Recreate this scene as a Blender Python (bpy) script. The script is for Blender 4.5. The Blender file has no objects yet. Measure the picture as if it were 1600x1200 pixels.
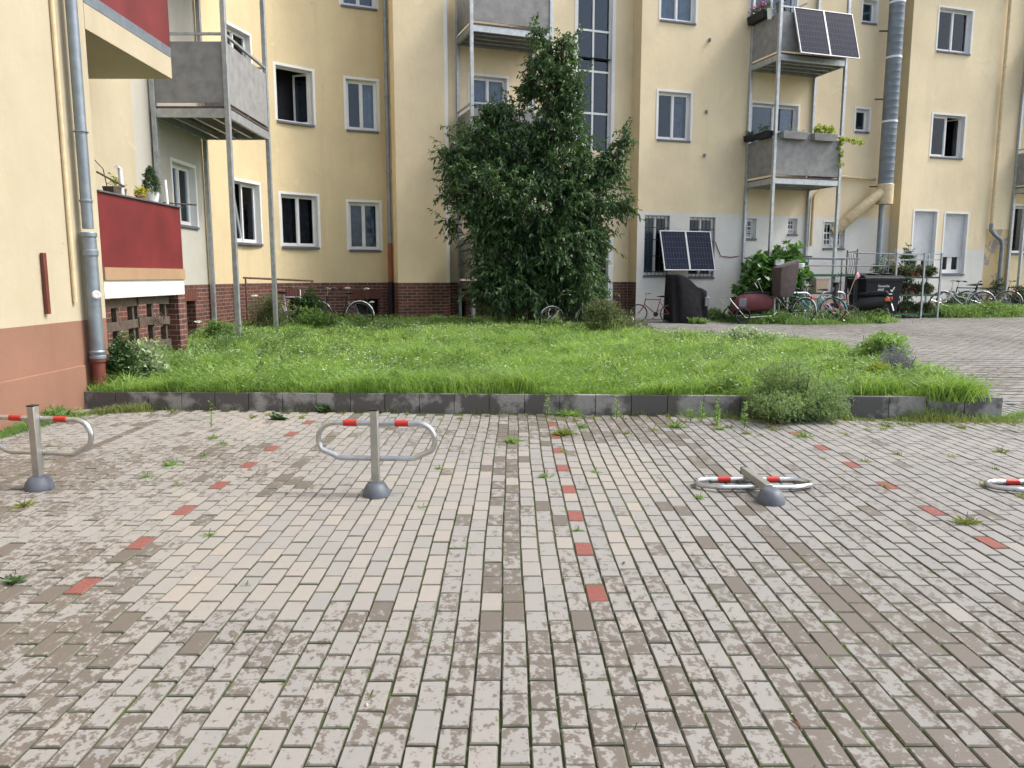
import bpy, bmesh, math, random
import numpy as np
from mathutils import Vector, Matrix
random.seed(7); rng = np.random.default_rng(7)
R = math.radians
C = bpy.context.scene.collection
scn = bpy.context.scene
# ------------------------------------------------------------ camera, sky, sun
H = 1.55; PITCH = R(8.0); F = 1200.0
cam = bpy.data.cameras.new("camera"); co = bpy.data.objects.new("camera", cam); C.objects.link(co)
co.location = (0, 0, H); co.rotation_euler = (R(90) - PITCH, 0, 0)
cam.sensor_width = 36; cam.lens = 36 * F / 1600; cam.clip_end = 500; cam.clip_start = .05
scn.camera = co
w = bpy.data.worlds.new("World"); scn.world = w; w.use_nodes = True
nt = w.node_tree; nt.nodes.clear()
sky = nt.nodes.new("ShaderNodeTexSky"); sky.sky_type = 'NISHITA'; sky.sun_disc = False
SUN_EL = R(50); SUN_AZ = R(86)          # azimuth from +Y towards +X
sky.sun_elevation = SUN_EL; sky.sun_rotation = SUN_AZ
sky.air_density = 1.0; sky.dust_density = 4.0; sky.ozone_density = 1.0
bg = nt.nodes.new("ShaderNodeBackground"); bg.inputs[1].default_value = .15
wo = nt.nodes.new("ShaderNodeOutputWorld")
hs = nt.nodes.new('ShaderNodeHueSaturation'); hs.inputs['Saturation'].default_value = .6; nt.links.new(sky.outputs[0], hs.inputs['Color']); nt.links.new(hs.outputs[0], bg.inputs[0]); nt.links.new(bg.outputs[0], wo.inputs[0])
sl = bpy.data.lights.new("sun", 'SUN'); sl.energy = 1.2; sl.angle = R(8); sl.color = (1, .95, .88)
so = bpy.data.objects.new("sun", sl); C.objects.link(so)
sd = Vector((math.sin(SUN_AZ) * math.cos(SUN_EL), math.cos(SUN_AZ) * math.cos(SUN_EL), math.sin(SUN_EL)))
so.rotation_euler = sd.to_track_quat('Z', 'Y').to_euler(); so.location = (20, 10, 30)
scn.view_settings.view_transform = 'Standard'; scn.view_settings.look = 'None'
scn.view_settings.exposure = 1.12; scn.view_settings.gamma = 1
# ------------------------------------------------------------ measuring helpers
cs, sn = math.cos(PITCH), math.sin(PITCH)
def ray(px, py):
    a = (px - 800) / F; b = (600 - py) / F
    return Vector((a, cs + b * sn, -sn + b * cs))
def W(px, py, Y):
    r = ray(px, py); return Vector((0, 0, H)) + r * (Y / r.y)
def gz(y): return 0.0 if y < 8.8 else min(.022 * (y - 8.8), .36)
def bedz(y): return .2 + .012 * max(0, y - 8.6)
def GX(px, Y, z=None):                                  # point on the ground at depth Y seen at column px
    z = gz(Y) if z is None else z
    zc = Y * cs - (z - H) * sn
    return Vector(((px - 800) / F * zc, Y, z))
# ------------------------------------------------------------ object helpers
def wm(o):
    m = o.matrix_parent_inverse @ o.matrix_basis if o.parent else o.matrix_basis.copy()
    return wm(o.parent) @ m if o.parent else m
def tag(o, label=None, cat=None, group=None, kind=None):
    if label: o['label'] = label
    if cat: o['category'] = cat
    if group: o['group'] = group
    if kind: o['kind'] = kind
    return o
def thing(name, label, cat, loc=(0, 0, 0), rz=0, group=None, rot=None):
    o = bpy.data.objects.new(name, None); C.objects.link(o)
    o.location = loc; o.rotation_euler = rot if rot else (0, 0, rz); o.empty_display_size = .2
    return tag(o, label, cat, group)
def dup(o, parent=None):
    c = o.copy(); C.objects.link(c)
    if parent: c.parent = parent; c.matrix_parent_inverse = o.matrix_parent_inverse.copy()
    for ch in list(o.children): dup(ch, c)
    return c
class MB:
    def __init__(s): s.v = []; s.f = []; s.m = []
    def add(s, vs, fs, M=None, mi=0):
        n = len(s.v)
        s.v += [tuple(M @ Vector(p)) if M else tuple(p) for p in vs]
        s.f += [tuple(i + n for i in f) for f in fs]; s.m += [mi] * len(fs)
        return s
    def box(s, c, d, M=None, mi=0, r=None):
        x, y, z = d[0] / 2, d[1] / 2, d[2] / 2
        vs = [Vector(p) for p in ((-x, -y, -z), (x, -y, -z), (x, y, -z), (-x, y, -z), (-x, -y, z), (x, -y, z), (x, y, z), (-x, y, z))]
        if r: vs = [r @ v for v in vs]
        vs = [v + Vector(c) for v in vs]
        return s.add(vs, [(0, 3, 2, 1), (4, 5, 6, 7), (0, 1, 5, 4), (1, 2, 6, 5), (2, 3, 7, 6), (3, 0, 4, 7)], M, mi)
    def beam(s, p, q, a, b, M=None, mi=0):
        p, q = Vector(p), Vector(q); d = q - p; L = d.length; d.normalize()
        up = Vector((0, 0, 1)) if abs(d.z) < .95 else Vector((0, 1, 0))
        x = d.cross(up).normalized(); y = x.cross(d)
        r = Matrix((x, d, y)).transposed()
        return s.box((p + q) / 2, (a, L, b), M, mi, r)
    def tube(s, pts, r, n=8, closed=False, M=None, mi=0, caps=True):
        P = [Vector(p) for p in pts]; k = len(P)
        rs = r if hasattr(r, '__len__') else [r] * k
        T = []
        for i in range(k):
            a = P[(i - 1) % k] if (closed or i > 0) else P[i]; b = P[(i + 1) % k] if (closed or i < k - 1) else P[i]
            T.append((b - a).normalized())
        ref = Vector((0, 0, 1)) if abs(T[0].z) < .9 else Vector((1, 0, 0))
        N = (ref - T[0] * ref.dot(T[0])).normalized(); vs = []
        for i in range(k):
            N = (N - T[i] * N.dot(T[i]))
            N = N.normalized() if N.length > 1e-6 else T[i].orthogonal().normalized()
            B = T[i].cross(N)
            for j in range(n):
                t = 2 * math.pi * j / n
                vs.append(P[i] + (N * math.cos(t) + B * math.sin(t)) * rs[i])
        fs = []
        for i in range(k if closed else k - 1):
            a = i * n; b = ((i + 1) % k) * n
            for j in range(n): fs.append((a + j, a + (j + 1) % n, b + (j + 1) % n, b + j))
        if caps and not closed: fs += [tuple(range(n))[::-1], tuple(range((k - 1) * n, k * n))]
        return s.add(vs, fs, M, mi)
    def lathe(s, prof, c=(0, 0, 0), n=16, M=None, mi=0):
        vs = []; fs = []; c = Vector(c)
        for (r, z) in prof:
            for j in range(n):
                t = 2 * math.pi * j / n; vs.append(c + Vector((r * math.cos(t), r * math.sin(t), z)))
        for i in range(len(prof) - 1):
            for j in range(n):
                fs.append((i * n + j, i * n + (j + 1) % n, (i + 1) * n + (j + 1) % n, (i + 1) * n + j))
        fs += [tuple(range(n))[::-1], tuple(range((len(prof) - 1) * n, len(prof) * n))]
        return s.add(vs, fs, M, mi)
    def prism(s, poly, axis, a, b, M=None, mi=0):      # poly in the two other axes
        def pt(u, v, w):
            return {'x': (w, u, v), 'y': (u, w, v), 'z': (u, v, w)}[axis]
        n = len(poly)
        vs = [pt(u, v, a) for u, v in poly] + [pt(u, v, b) for u, v in poly]
        fs = [tuple(range(n)), tuple(range(n, 2 * n))[::-1]] + [(i, i + n, (i + 1) % n + n, (i + 1) % n) for i in range(n)]
        return s.add(vs, fs, M, mi)
    def build(s, name, mats, parent=None, world=False, ang=35, bevel=0, loc=None, rot=None, label=None):
        me = bpy.data.meshes.new(name); me.from_pydata(s.v, [], s.f)
        if not isinstance(mats, (list, tuple)): mats = [mats]
        for m in mats: me.materials.append(m)
        if len(mats) > 1: me.polygons.foreach_set('material_index', s.m)
        me.polygons.foreach_set('use_smooth', [True] * len(s.f))
        bm = bmesh.new(); bm.from_mesh(me); bmesh.ops.recalc_face_normals(bm, faces=bm.faces[:]); bm.to_mesh(me); bm.free()
        me.set_sharp_from_angle(angle=R(ang))
        o = bpy.data.objects.new(name, me); C.objects.link(o)
        if loc is not None: o.location = loc
        if rot is not None: o.rotation_euler = rot
        if parent:
            o.parent = parent
            if world: o.matrix_parent_inverse = wm(parent).inverted()
        if bevel:
            b = o.modifiers.new('bevel', 'BEVEL'); b.width = bevel; b.segments = 2; b.limit_method = 'ANGLE'
        if label: o['label'] = label
        return o
def npmesh(name, V, Fq, mat, col=None, smooth=False, parent=None, world=True):
    me = bpy.data.meshes.new(name); V = np.asarray(V, dtype=np.float32); Fq = np.asarray(Fq, dtype=np.int32)
    k = Fq.shape[1]
    me.vertices.add(len(V)); me.vertices.foreach_set('co', V.ravel())
    me.loops.add(Fq.size); me.loops.foreach_set('vertex_index', Fq.ravel())
    me.polygons.add(len(Fq)); me.polygons.foreach_set('loop_start', np.arange(0, Fq.size, k, dtype=np.int32))
    me.polygons.foreach_set('loop_total', np.full(len(Fq), k, dtype=np.int32))
    me.polygons.foreach_set('use_smooth', np.full(len(Fq), smooth))
    me.update(calc_edges=True)
    if col is not None:
        a = me.color_attributes.new('Col', 'FLOAT_COLOR', 'POINT'); a.data.foreach_set('color', np.asarray(col, dtype=np.float32).ravel())
    me.materials.append(mat)
    o = bpy.data.objects.new(name, me); C.objects.link(o)
    if parent:
        o.parent = parent
        if world: o.matrix_parent_inverse = wm(parent).inverted()
    return o
# ------------------------------------------------------------ materials
def newmat(name):
    m = bpy.data.materials.new(name); m.use_nodes = True; t = m.node_tree
    b = t.nodes['Principled BSDF']; return m, t, b
def nz(t, scale, detail=3, rough=.6, coord='Object', dist=0, stretch=None):
    tc = t.nodes.new('ShaderNodeTexCoord'); n = t.nodes.new('ShaderNodeTexNoise')
    n.inputs['Scale'].default_value = scale; n.inputs['Detail'].default_value = detail
    n.inputs['Roughness'].default_value = rough; n.inputs['Distortion'].default_value = dist
    if stretch:
        mp = t.nodes.new('ShaderNodeMapping'); mp.inputs['Scale'].default_value = stretch
        t.links.new(tc.outputs[coord], mp.inputs[0]); t.links.new(mp.outputs[0], n.inputs['Vector'])
    else: t.links.new(tc.outputs[coord], n.inputs['Vector'])
    return n.outputs['Fac']
def ramp(t, src, stops):
    r = t.nodes.new('ShaderNodeValToRGB'); e = r.color_ramp.elements
    e[0].position, e[0].color = stops[0][0], (*stops[0][1], 1)
    e[1].position, e[1].color = stops[1][0], (*stops[1][1], 1)
    for p, c in stops[2:]:
        x = e.new(p); x.color = (*c, 1)
    t.links.new(src, r.inputs[0]); return r.outputs[0]
def g3(v): return (v, v, v)
def mix(t, fac, a, b, mode='MIX'):
    m = t.nodes.new('ShaderNodeMix'); m.data_type = 'RGBA'; m.blend_type = mode
    for i, x in ((0, fac), (6, a), (7, b)):
        if isinstance(x, bpy.types.NodeSocket): t.links.new(x, m.inputs[i])
        else: m.inputs[i].default_value = x if i == 0 else (*x, 1) if len(x) == 3 else x
    return m.outputs[2]
def mth(t, op, a, b=0.0, clamp=False):
    m = t.nodes.new('ShaderNodeMath'); m.operation = op; m.use_clamp = clamp
    for i, x in ((0, a), (1, b)):
        if isinstance(x, bpy.types.NodeSocket): t.links.new(x, m.inputs[i])
        else: m.inputs[i].default_value = x
    return m.outputs[0]
def bump(t, b, src, strength=.3, dist=.01):
    n = t.nodes.new('ShaderNodeBump'); n.inputs['Strength'].default_value = strength; n.inputs['Distance'].default_value = dist
    t.links.new(src, n.inputs['Height']); t.links.new(n.outputs[0], b.inputs['Normal'])
def M(name, col, rough=.6, metal=0, var=.12, vs=4, bs=0, bst=.25, bd=.004, spec=None, coat=0):
    m, t, b = newmat(name)
    b.inputs['Roughness'].default_value = rough; b.inputs['Metallic'].default_value = metal
    if spec is not None: b.inputs['Specular IOR Level'].default_value = spec
    if coat: b.inputs['Coat Weight'].default_value = coat
    lo = tuple(max(0, c * (1 - var)) for c in col); hi = tuple(min(1, c * (1 + var)) for c in col)
    t.links.new(ramp(t, nz(t, vs, 5), [(.3, lo), (.7, hi)]), b.inputs['Base Color'])
    if bs: bump(t, b, nz(t, bs, 4), bst, bd)
    return m
def plaster(name, col, stain=(.5, .45, .4), amt=.5, rough=.9):
    m, t, b = newmat(name); b.inputs['Roughness'].default_value = rough
    c = ramp(t, nz(t, .5, 6, .65), [(.3, tuple(x * .84 for x in col)), (.72, tuple(min(1, x * 1.06) for x in col))])
    c = mix(t, ramp(t, nz(t, 1.3, 6, .7, stretch=(1, 1, .25)), [(.5, g3(0)), (.8, g3(amt))]), c, tuple(x * y * 1.6 for x, y in zip(col, stain)))
    c = mix(t, ramp(t, nz(t, 14, 4, .7), [(.35, g3(.0)), (.75, g3(.22))]), c, tuple(x * .8 for x in col))
    c = mix(t, ramp(t, nz(t, 1.15, 4, .6, dist=.4), [(.68, g3(0)), (.70, g3(.30))]), c, tuple(min(.9, x * 1.12 + .03) for x in col))
    c = mix(t, ramp(t, nz(t, 2.6, 5, .7, stretch=(1, 1, .08)), [(.56, g3(0)), (.8, g3(.30))]), c, tuple(x * .62 for x in col))
    c = mix(t, ramp(t, nz(t, 6.5, 3, .5), [(.745, g3(0)), (.765, g3(.55))]), c, tuple(x * .5 for x in col))
    t.links.new(c, b.inputs['Base Color'])
    h = mth(t, 'ADD', nz(t, 120, 3, .7), mth(t, 'MULTIPLY', nz(t, 7, 3), 1.5))
    bump(t, b, h, .5, .006); return m
YEL = plaster('yellow_render', (.67, .555, .345))
YEL2 = plaster('pale_yellow_render', (.80, .675, .46))
CREAM = plaster('cream_render', (.48, .42, .30))
CREAMW = plaster('cream_white_render', (.70, .66, .55), amt=.5)
WHITEW = plaster('white_render', (.72, .71, .67), amt=.4)
WHITEL = plaster('dull_white_render', (.47, .46, .41), amt=.4)
BAND = plaster('white_band', (.80, .80, .79), amt=.15)
BROWN = plaster('brown_plinth_paint', (.26, .135, .09), amt=.3)
# peeling yellow
PEEL, t_, b_ = newmat('peeling_render'); b_.inputs['Roughness'].default_value = .9
t_.links.new(mix(t_, ramp(t_, nz(t_, 2.2, 6, .65, dist=.6), [(.53, g3(0)), (.56, g3(1))]), (.62, .47, .25), (.33, .30, .28)), b_.inputs['Base Color'])
bump(t_, b_, nz(t_, 60, 4), .5, .01)
# brick (uv in metres)
BRICK, t_, b_ = newmat('dark_red_brick'); b_.inputs['Roughness'].default_value = .75
uv = t_.nodes.new('ShaderNodeUVMap'); uv.uv_map = 'UVMap'
bt = t_.nodes.new('ShaderNodeTexBrick'); t_.links.new(uv.outputs[0], bt.inputs['Vector'])
bt.inputs['Scale'].default_value = 1; bt.inputs['Brick Width'].default_value = .25; bt.inputs['Row Height'].default_value = .081
bt.inputs['Mortar Size'].default_value = .007; bt.inputs['Mortar Smooth'].default_value = .2; bt.inputs['Bias'].default_value = -.1
bt.inputs['Color1'].default_value = (.15, .045, .03, 1); bt.inputs['Color2'].default_value = (.055, .025, .022, 1); bt.inputs['Mortar'].default_value = (.26, .22, .19, 1)
bc = mix(t_, ramp(t_, nz(t_, 3, 5), [(.4, g3(0)), (.75, g3(.5))]), bt.outputs[0], (.07, .03, .025))
t_.links.new(bc, b_.inputs['Base Color']); bump(t_, b_, mth(t_, 'SUBTRACT', 1.0, bt.outputs[1]), .5, .008)
def leafmat(name, dark, light, trans=.35, rough=.45):
    m, t, b = newmat(name); b.inputs['Roughness'].default_value = rough
    at = t.nodes.new('ShaderNodeAttribute'); at.attribute_name = 'Col'
    sp = t.nodes.new('ShaderNodeSeparateColor'); t.links.new(at.outputs['Color'], sp.inputs[0])
    c = ramp(t, sp.outputs[0], [(0, dark), (1, light)])
    t.links.new(c, b.inputs['Base Color'])
    tr = t.nodes.new('ShaderNodeBsdfTranslucent'); t.links.new(mix(t, .5, c, (light[0] * 1.4, light[1] * 1.4, light[2] * .6)), tr.inputs[0])
    ms = t.nodes.new('ShaderNodeMixShader'); ms.inputs[0].default_value = trans
    t.links.new(b.outputs[0], ms.inputs[1]); t.links.new(tr.outputs[0], ms.inputs[2])
    t.links.new(ms.outputs[0], t.nodes['Material Output'].inputs[0]); return m
GRASS = leafmat('grass_blade', (.085, .19, .035), (.33, .49, .125), .4)
HERB = leafmat('herb_leaf', (.07, .16, .04), (.29, .44, .15), .4)
HERBP = leafmat('wild_herb_leaf', (.045, .11, .03), (.30, .42, .17), .35)
BUSHL = leafmat('feathery_leaf', (.04, .095, .035), (.30, .42, .18), .35)
TREEL = leafmat('tree_leaf', (.022, .056, .026), (.105, .195, .075), .28, .4)
SHRUBD = leafmat('shrub_leaf_dark', (.02, .05, .018), (.07, .14, .04), .25)
SHRUBO = leafmat('shrub_leaf_olive', (.06, .09, .03), (.20, .24, .10), .25)
SHRUBP = leafmat('shrub_leaf_pale', (.18, .26, .13), (.50, .60, .42), .25)
SQUASH = leafmat('squash_leaf', (.03, .09, .025), (.12, .26, .06), .3)
VINE = leafmat('vine_leaf_yellow_green', (.18, .26, .03), (.42, .50, .08), .35)
DRYW = leafmat('weed_leaf', (.10, .14, .04), (.30, .34, .10), .3)
LAV = leafmat('lavender_bloom', (.11, .12, .16), (.24, .25, .33), .2)
WFLO = leafmat('white_flower', (.55, .56, .5), (.85, .85, .8), .2)
PFLO = leafmat('pink_flower', (.40, .06, .22), (.70, .20, .45), .2)
RFLO = leafmat('red_flower', (.35, .05, .06), (.65, .25, .28), .2)
YFLO = leafmat('yellow_flower', (.60, .42, .03), (.80, .60, .05), .2)
ZINC = M('zinc_pipe', (.22, .26, .30), .45, .5, .18, 6, 40, .1)
FLUEM = M('flue_metal', (.19, .225, .265), .5, .4, .2, 3)
GALV = M('galvanised_steel', (.42, .45, .47), .45, .6, .2, 9)
GALVB = M('bright_galvanised_tube', (.50, .52, .53), .27, .9, .15, 14)
POSTM = M('post_steel', (.36, .36, .33), .42, .6, .15, 10)
REDP = M('red_sleeve', (.42, .022, .014), .4, 0, .05)
BASEP = M('blue_grey_base', (.085, .10, .125), .5, 0, .15, 20, 60, .15)
WHITE = M('white_paint', (.76, .77, .78), .5, 0, .06)
WHITEP = M('white_frame', (.74, .74, .74), .35, 0, .05)
SILLM = M('dark_sill', (.10, .115, .135), .5, 0, .2)
DARK = M('unlit_room_dark', (.045, .045, .05), .9)  # near-black colour stands in for the shade inside the rooms
PANEL = M('cement_panel', (.235, .235, .235), .75, 0, .22, 5, 30, .15)
DECK = M('deck_underside', (.09, .055, .045), .7, 0, .3, 8)
REDB = M('red_balcony_panel', (.15, .02, .022), .5, 0, .28, 1.6, 30, .08)
BEIGE = M('beige_strip', (.34, .22, .13), .7, 0, .1)
WOOD = M('weathered_wood', (.085, .062, .048), .85, 0, .45, 9, 50, .4)
BLACKP = M('black_plastic', (.014, .015, .021), .5, 0, .2, 8, spec=.25)
BLACKC = M('black_cover_cloth', (.012, .012, .015), .8, 0, .3, 5, 14, .5, .02, .2)
RUBBER = M('rubber', (.02, .02, .02), .8)
CHROME = M('chrome', (.6, .6, .6), .2, 1, .1)
BARS = M('window_bars', (.06, .065, .07), .5, .3)
RUST = M('rusty_iron', (.11, .05, .035), .8, 0, .4, 12)
SHUT = M('roller_shutter', (.55, .57, .60), .6, 0, .08)
CURTG = M('grey_curtain', (.30, .31, .33), .9, 0, .25, 7)
CURTD = M('brown_curtain', (.12, .09, .085), .9, 0, .3, 7)
CURTW = M('white_curtain', (.50, .54, .56), .9, 0, .2, 7)
CLAYO = M('orange_pipe_paint', (.25, .075, .035), .6, 0, .15)
CLAY = M('red_pipe_paint', (.13, .032, .022), .6, 0, .15)
CREAMP = M('cream_pipe_paint', (.58, .47, .29), .55, 0, .15, 9)
TERRA = M('soil', (.07, .055, .04), .95, 0, .4, 8, 30, .6, .02)
BARK = M('bark', (.085, .07, .055), .9, 0, .35, 14, 30, .6, .01)
CONC = M('pale_concrete', (.45, .44, .42), .85, 0, .2, 4, 60, .3)
GREENP = M('green_board', (.015, .10, .06), .6, 0, .2)
BOXB = M('beige_plastic', (.60, .46, .34), .5, 0, .08)
TEAL = M('teal_paint', (.12, .47, .52), .35, 0, .06, coat=.5)
PINK = M('pink_paint', (.75, .20, .38), .35, 0, .06, coat=.5)
REDM = M('red_bike_paint', (.40, .03, .04), .35, 0, .1, coat=.5)
SILV = M('silver_paint', (.52, .54, .55), .35, .5, .1)
BLKM = M('black_bike_paint', (.025, .025, .03), .35, .2, .1)
BLUM = M('white_blue_paint', (.55, .60, .78), .35, 0, .1)
TRAIL = M('dark_red_fabric', (.12, .03, .036), .8, 0, .35, 5, 9, .4, .02)
GREYF = M('grey_window_foil', (.16, .17, .19), .35)
BAGB = M('brown_bag', (.075, .055, .055), .85, 0, .25, 6)
ORANGE = M('orange_lens', (.75, .16, .02), .25)
REDL = M('red_lens', (.5, .02, .02), .25)
PLATE = M('number_plate', (.62, .64, .66), .5)
TERRAC = M('terracotta', (.35, .14, .08), .8)
GLASS, t_, b_ = newmat('window_glass')
gl = t_.nodes.new('ShaderNodeBsdfGlossy'); gl.inputs['Roughness'].default_value = .03; gl.inputs['Color'].default_value = (.85, .92, 1, 1)
tp = t_.nodes.new('ShaderNodeBsdfTransparent'); tp.inputs[0].default_value = (.72, .78, .84, 1)
fr = t_.nodes.new('ShaderNodeFresnel'); fr.inputs[0].default_value = 1.42
ms = t_.nodes.new('ShaderNodeMixShader'); t_.links.new(fr.outputs[0], ms.inputs[0]); t_.links.new(tp.outputs[0], ms.inputs[1]); t_.links.new(gl.outputs[0], ms.inputs[2])
t_.links.new(ms.outputs[0], t_.nodes['Material Output'].inputs[0])
# solar cells: procedural grid from object coordinates
SOLAR, t_, b_ = newmat('solar_cells'); b_.inputs['Roughness'].default_value = .22
tc = t_.nodes.new('ShaderNodeTexCoord'); bt = t_.nodes.new('ShaderNodeTexBrick'); t_.links.new(tc.outputs['Object'], bt.inputs[0])
bt.offset = 0; bt.inputs['Scale'].default_value = 1; bt.inputs['Brick Width'].default_value = .09; bt.inputs['Row Height'].default_value = .166
bt.inputs['Mortar Size'].default_value = .0022; bt.inputs['Mortar Smooth'].default_value = 0
b_.inputs['Specular IOR Level'].default_value = .1; b_.inputs['Roughness'].default_value = .2; bt.inputs['Color1'].default_value = (.009, .013, .03, 1); bt.inputs['Color2'].default_value = (.012, .017, .038, 1); bt.inputs['Mortar'].default_value = (.10, .115, .145, 1)
t_.links.new(bt.outputs[0], b_.inputs['Base Color'])
# kerb concrete: damp stains
KERB, t_, b_ = newmat('kerb_concrete')
geo = t_.nodes.new('ShaderNodeNewGeometry'); kn_ = t_.nodes.new('ShaderNodeTexNoise'); kn_.inputs['Scale'].default_value = 2.6; kn_.inputs['Detail'].default_value = 5; kn_.inputs['Roughness'].default_value = .6
t_.links.new(geo.outputs['Position'], kn_.inputs['Vector'])
oi = t_.nodes.new('ShaderNodeObjectInfo')
wet = ramp(t_, mth(t_, 'ADD', kn_.outputs['Fac'], mth(t_, 'MULTIPLY', oi.outputs['Random'], .07)), [(.47, g3(0)), (.56, g3(.95))])
at = t_.nodes.new('ShaderNodeObjectInfo')
dry = ramp(t_, nz(t_, 60, 3), [(.3, (.23, .228, .227)), (.7, (.33, .327, .325))])
t_.links.new(mix(t_, wet, dry, (.075, .073, .073)), b_.inputs['Base Color'])
t_.links.new(mth(t_, 'SUBTRACT', .9, mth(t_, 'MULTIPLY', wet, .35)), b_.inputs['Roughness']); bump(t_, b_, nz(t_, 150, 3), .4, .003)
# paving blocks: Col = tone, wetness, red flag ; alpha = edge
PAVE, t_, b_ = newmat('paving_blocks')
at = t_.nodes.new('ShaderNodeAttribute'); at.attribute_name = 'Col'
sp = t_.nodes.new('ShaderNodeSeparateColor'); t_.links.new(at.outputs['Color'], sp.inputs[0])
tone, wetn, redf = sp.outputs[0], sp.outputs[1], sp.outputs[2]; edge = at.outputs['Alpha']
dry = ramp(t_, tone, [(0, (.205, .204, .199)), (.5, (.25, .244, .232)), (1, (.315, .282, .244))])
dry = mix(t_, ramp(t_, nz(t_, 420, 2, .8), [(.3, g3(.0)), (.75, g3(.45))]), dry, (.20, .19, .18))
dry = mix(t_, ramp(t_, nz(t_, 260, 2, .5), [(.70, g3(.0)), (.76, g3(.6))]), dry, (.52, .51, .49))
dry = mix(t_, ramp(t_, nz(t_, 22, 5, .7), [(.4, g3(.0)), (.75, g3(.35))]), dry, (.23, .215, .20))
wc = ramp(t_, nz(t_, 300, 3, .7), [(.3, (.082, .067, .052)), (.7, (.133, .112, .09))])
n1 = nz(t_, 24, 2.5, .5, dist=.25, stretch=(1, .72, 1)); n2 = nz(t_, 75, 1.5, .4)
f = mth(t_, 'ADD', mth(t_, 'MULTIPLY', n1, .66), mth(t_, 'MULTIPLY', n2, .34))
thr = mth(t_, 'SUBTRACT', .665, mth(t_, 'MULTIPLY', wetn, .46))
wm_ = mth(t_, 'MULTIPLY', mth(t_, 'SUBTRACT', f, thr), 16.0, True)
c = mix(t_, mth(t_, 'MULTIPLY', wm_, .88), dry, wc)
redc = ramp(t_, nz(t_, 40, 4), [(.3, (.17, .046, .036)), (.7, (.235, .068, .052))])
c = mix(t_, mth(t_, 'MULTIPLY', redf, .93), c, redc)
moss = ramp(t_, nz(t_, 3.1, 5, .7), [(.42, (.13, .12, .105)), (.60, (.085, .10, .045))])
c = mix(t_, edge, c, moss)
t_.links.new(c, b_.inputs['Base Color'])
t_.links.new(mth(t_, 'SUBTRACT', .88, mth(t_, 'MULTIPLY', wm_, .30)), b_.inputs['Roughness'])
bump(t_, b_, mth(t_, 'ADD', nz(t_, 330, 3, .7), mth(t_, 'MULTIPLY', nz(t_, 40, 3), .6)), .45, .002)
JOINT, t_, b_ = newmat('joint_sand'); b_.inputs['Roughness'].default_value = 1
t_.links.new(ramp(t_, nz(t_, 3.1, 5, .7), [(.38, (.06, .054, .046)), (.54, (.065, .085, .03)), (.7, (.10, .15, .03))]), b_.inputs['Base Color'])
bump(t_, b_, nz(t_, 90, 4), .8, .01)
# ------------------------------------------------------------ ground sheets
def sheet(name, pts, mat, kind='structure'):
    me = bpy.data.meshes.new(name); me.from_pydata(pts, [], [tuple(range(len(pts)))]); me.materials.append(mat)
    o = bpy.data.objects.new(name, me); C.objects.link(o); o['kind'] = kind; return o
def gsheet(name, x0, x1, ys, zf, mat):
    vs = []; fs = []
    for y in ys: vs += [(x0, y, zf(y)), (x1, y, zf(y))]
    for i in range(len(ys) - 1): fs.append((2 * i, 2 * i + 1, 2 * i + 3, 2 * i + 2))
    me = bpy.data.meshes.new(name); me.from_pydata(vs, [], fs); me.materials.append(mat)
    o = bpy.data.objects.new(name, me); C.objects.link(o); o['kind'] = 'structure'; return o
gsheet('ground', -60, 60, [-60, 8.8, 25, 90], lambda y: gz(y) - .0105, JOINT)
KA, KB = Vector((-5.08, 8.97, 0)), Vector((5.36, 8.27, 0))       # front line of the kerb wall
kd = (KB - KA).normalized(); kn = Vector((kd.y, -kd.x, 0))
def kerby(x): return KA.y + (x - KA.x) * (KB.y - KA.y) / (KB.x - KA.x)
bed_poly = [(-5.05, 9.0), (5.3, 8.36), (5.62, 10.8), (5.6, 13.1), (4.8, 14.7), (3.2, 15.5), (2.75, 17.0), (2.9, 19.6), (2.2, 22.0), (-1.7, 20.7), (-2.9, 20.0), (-3.2, 21), (-4.2, 20.5), (-5.4, 19.7), (-6.0, 19.0), (-6.3, 18), (-6.4, 16), (-6.4, 9.7), (-5.05, 9.7)]
def inpoly(x, y, poly):
    c = np.zeros(np.shape(x), bool); n = len(poly)
    for i in range(n):
        x1, y1 = poly[i]; x2, y2 = poly[(i + 1) % n]
        if y1 == y2: continue
        k = ((y1 > y) != (y2 > y)) & (x < (x2 - x1) * (y - y1) / (y2 - y1) + x1); c ^= k
    return c
mb = MB(); n = len(bed_poly)
mb.add([(x, y, bedz(y) - .02) for x, y in bed_poly] + [(x, y, -.1) for x, y in bed_poly], [tuple(range(n))] + [(i, (i + 1) % n, (i + 1) % n + n, i + n) for i in range(n)])
o = mb.build('lawn_soil', TERRA); o['kind'] = 'structure'
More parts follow.
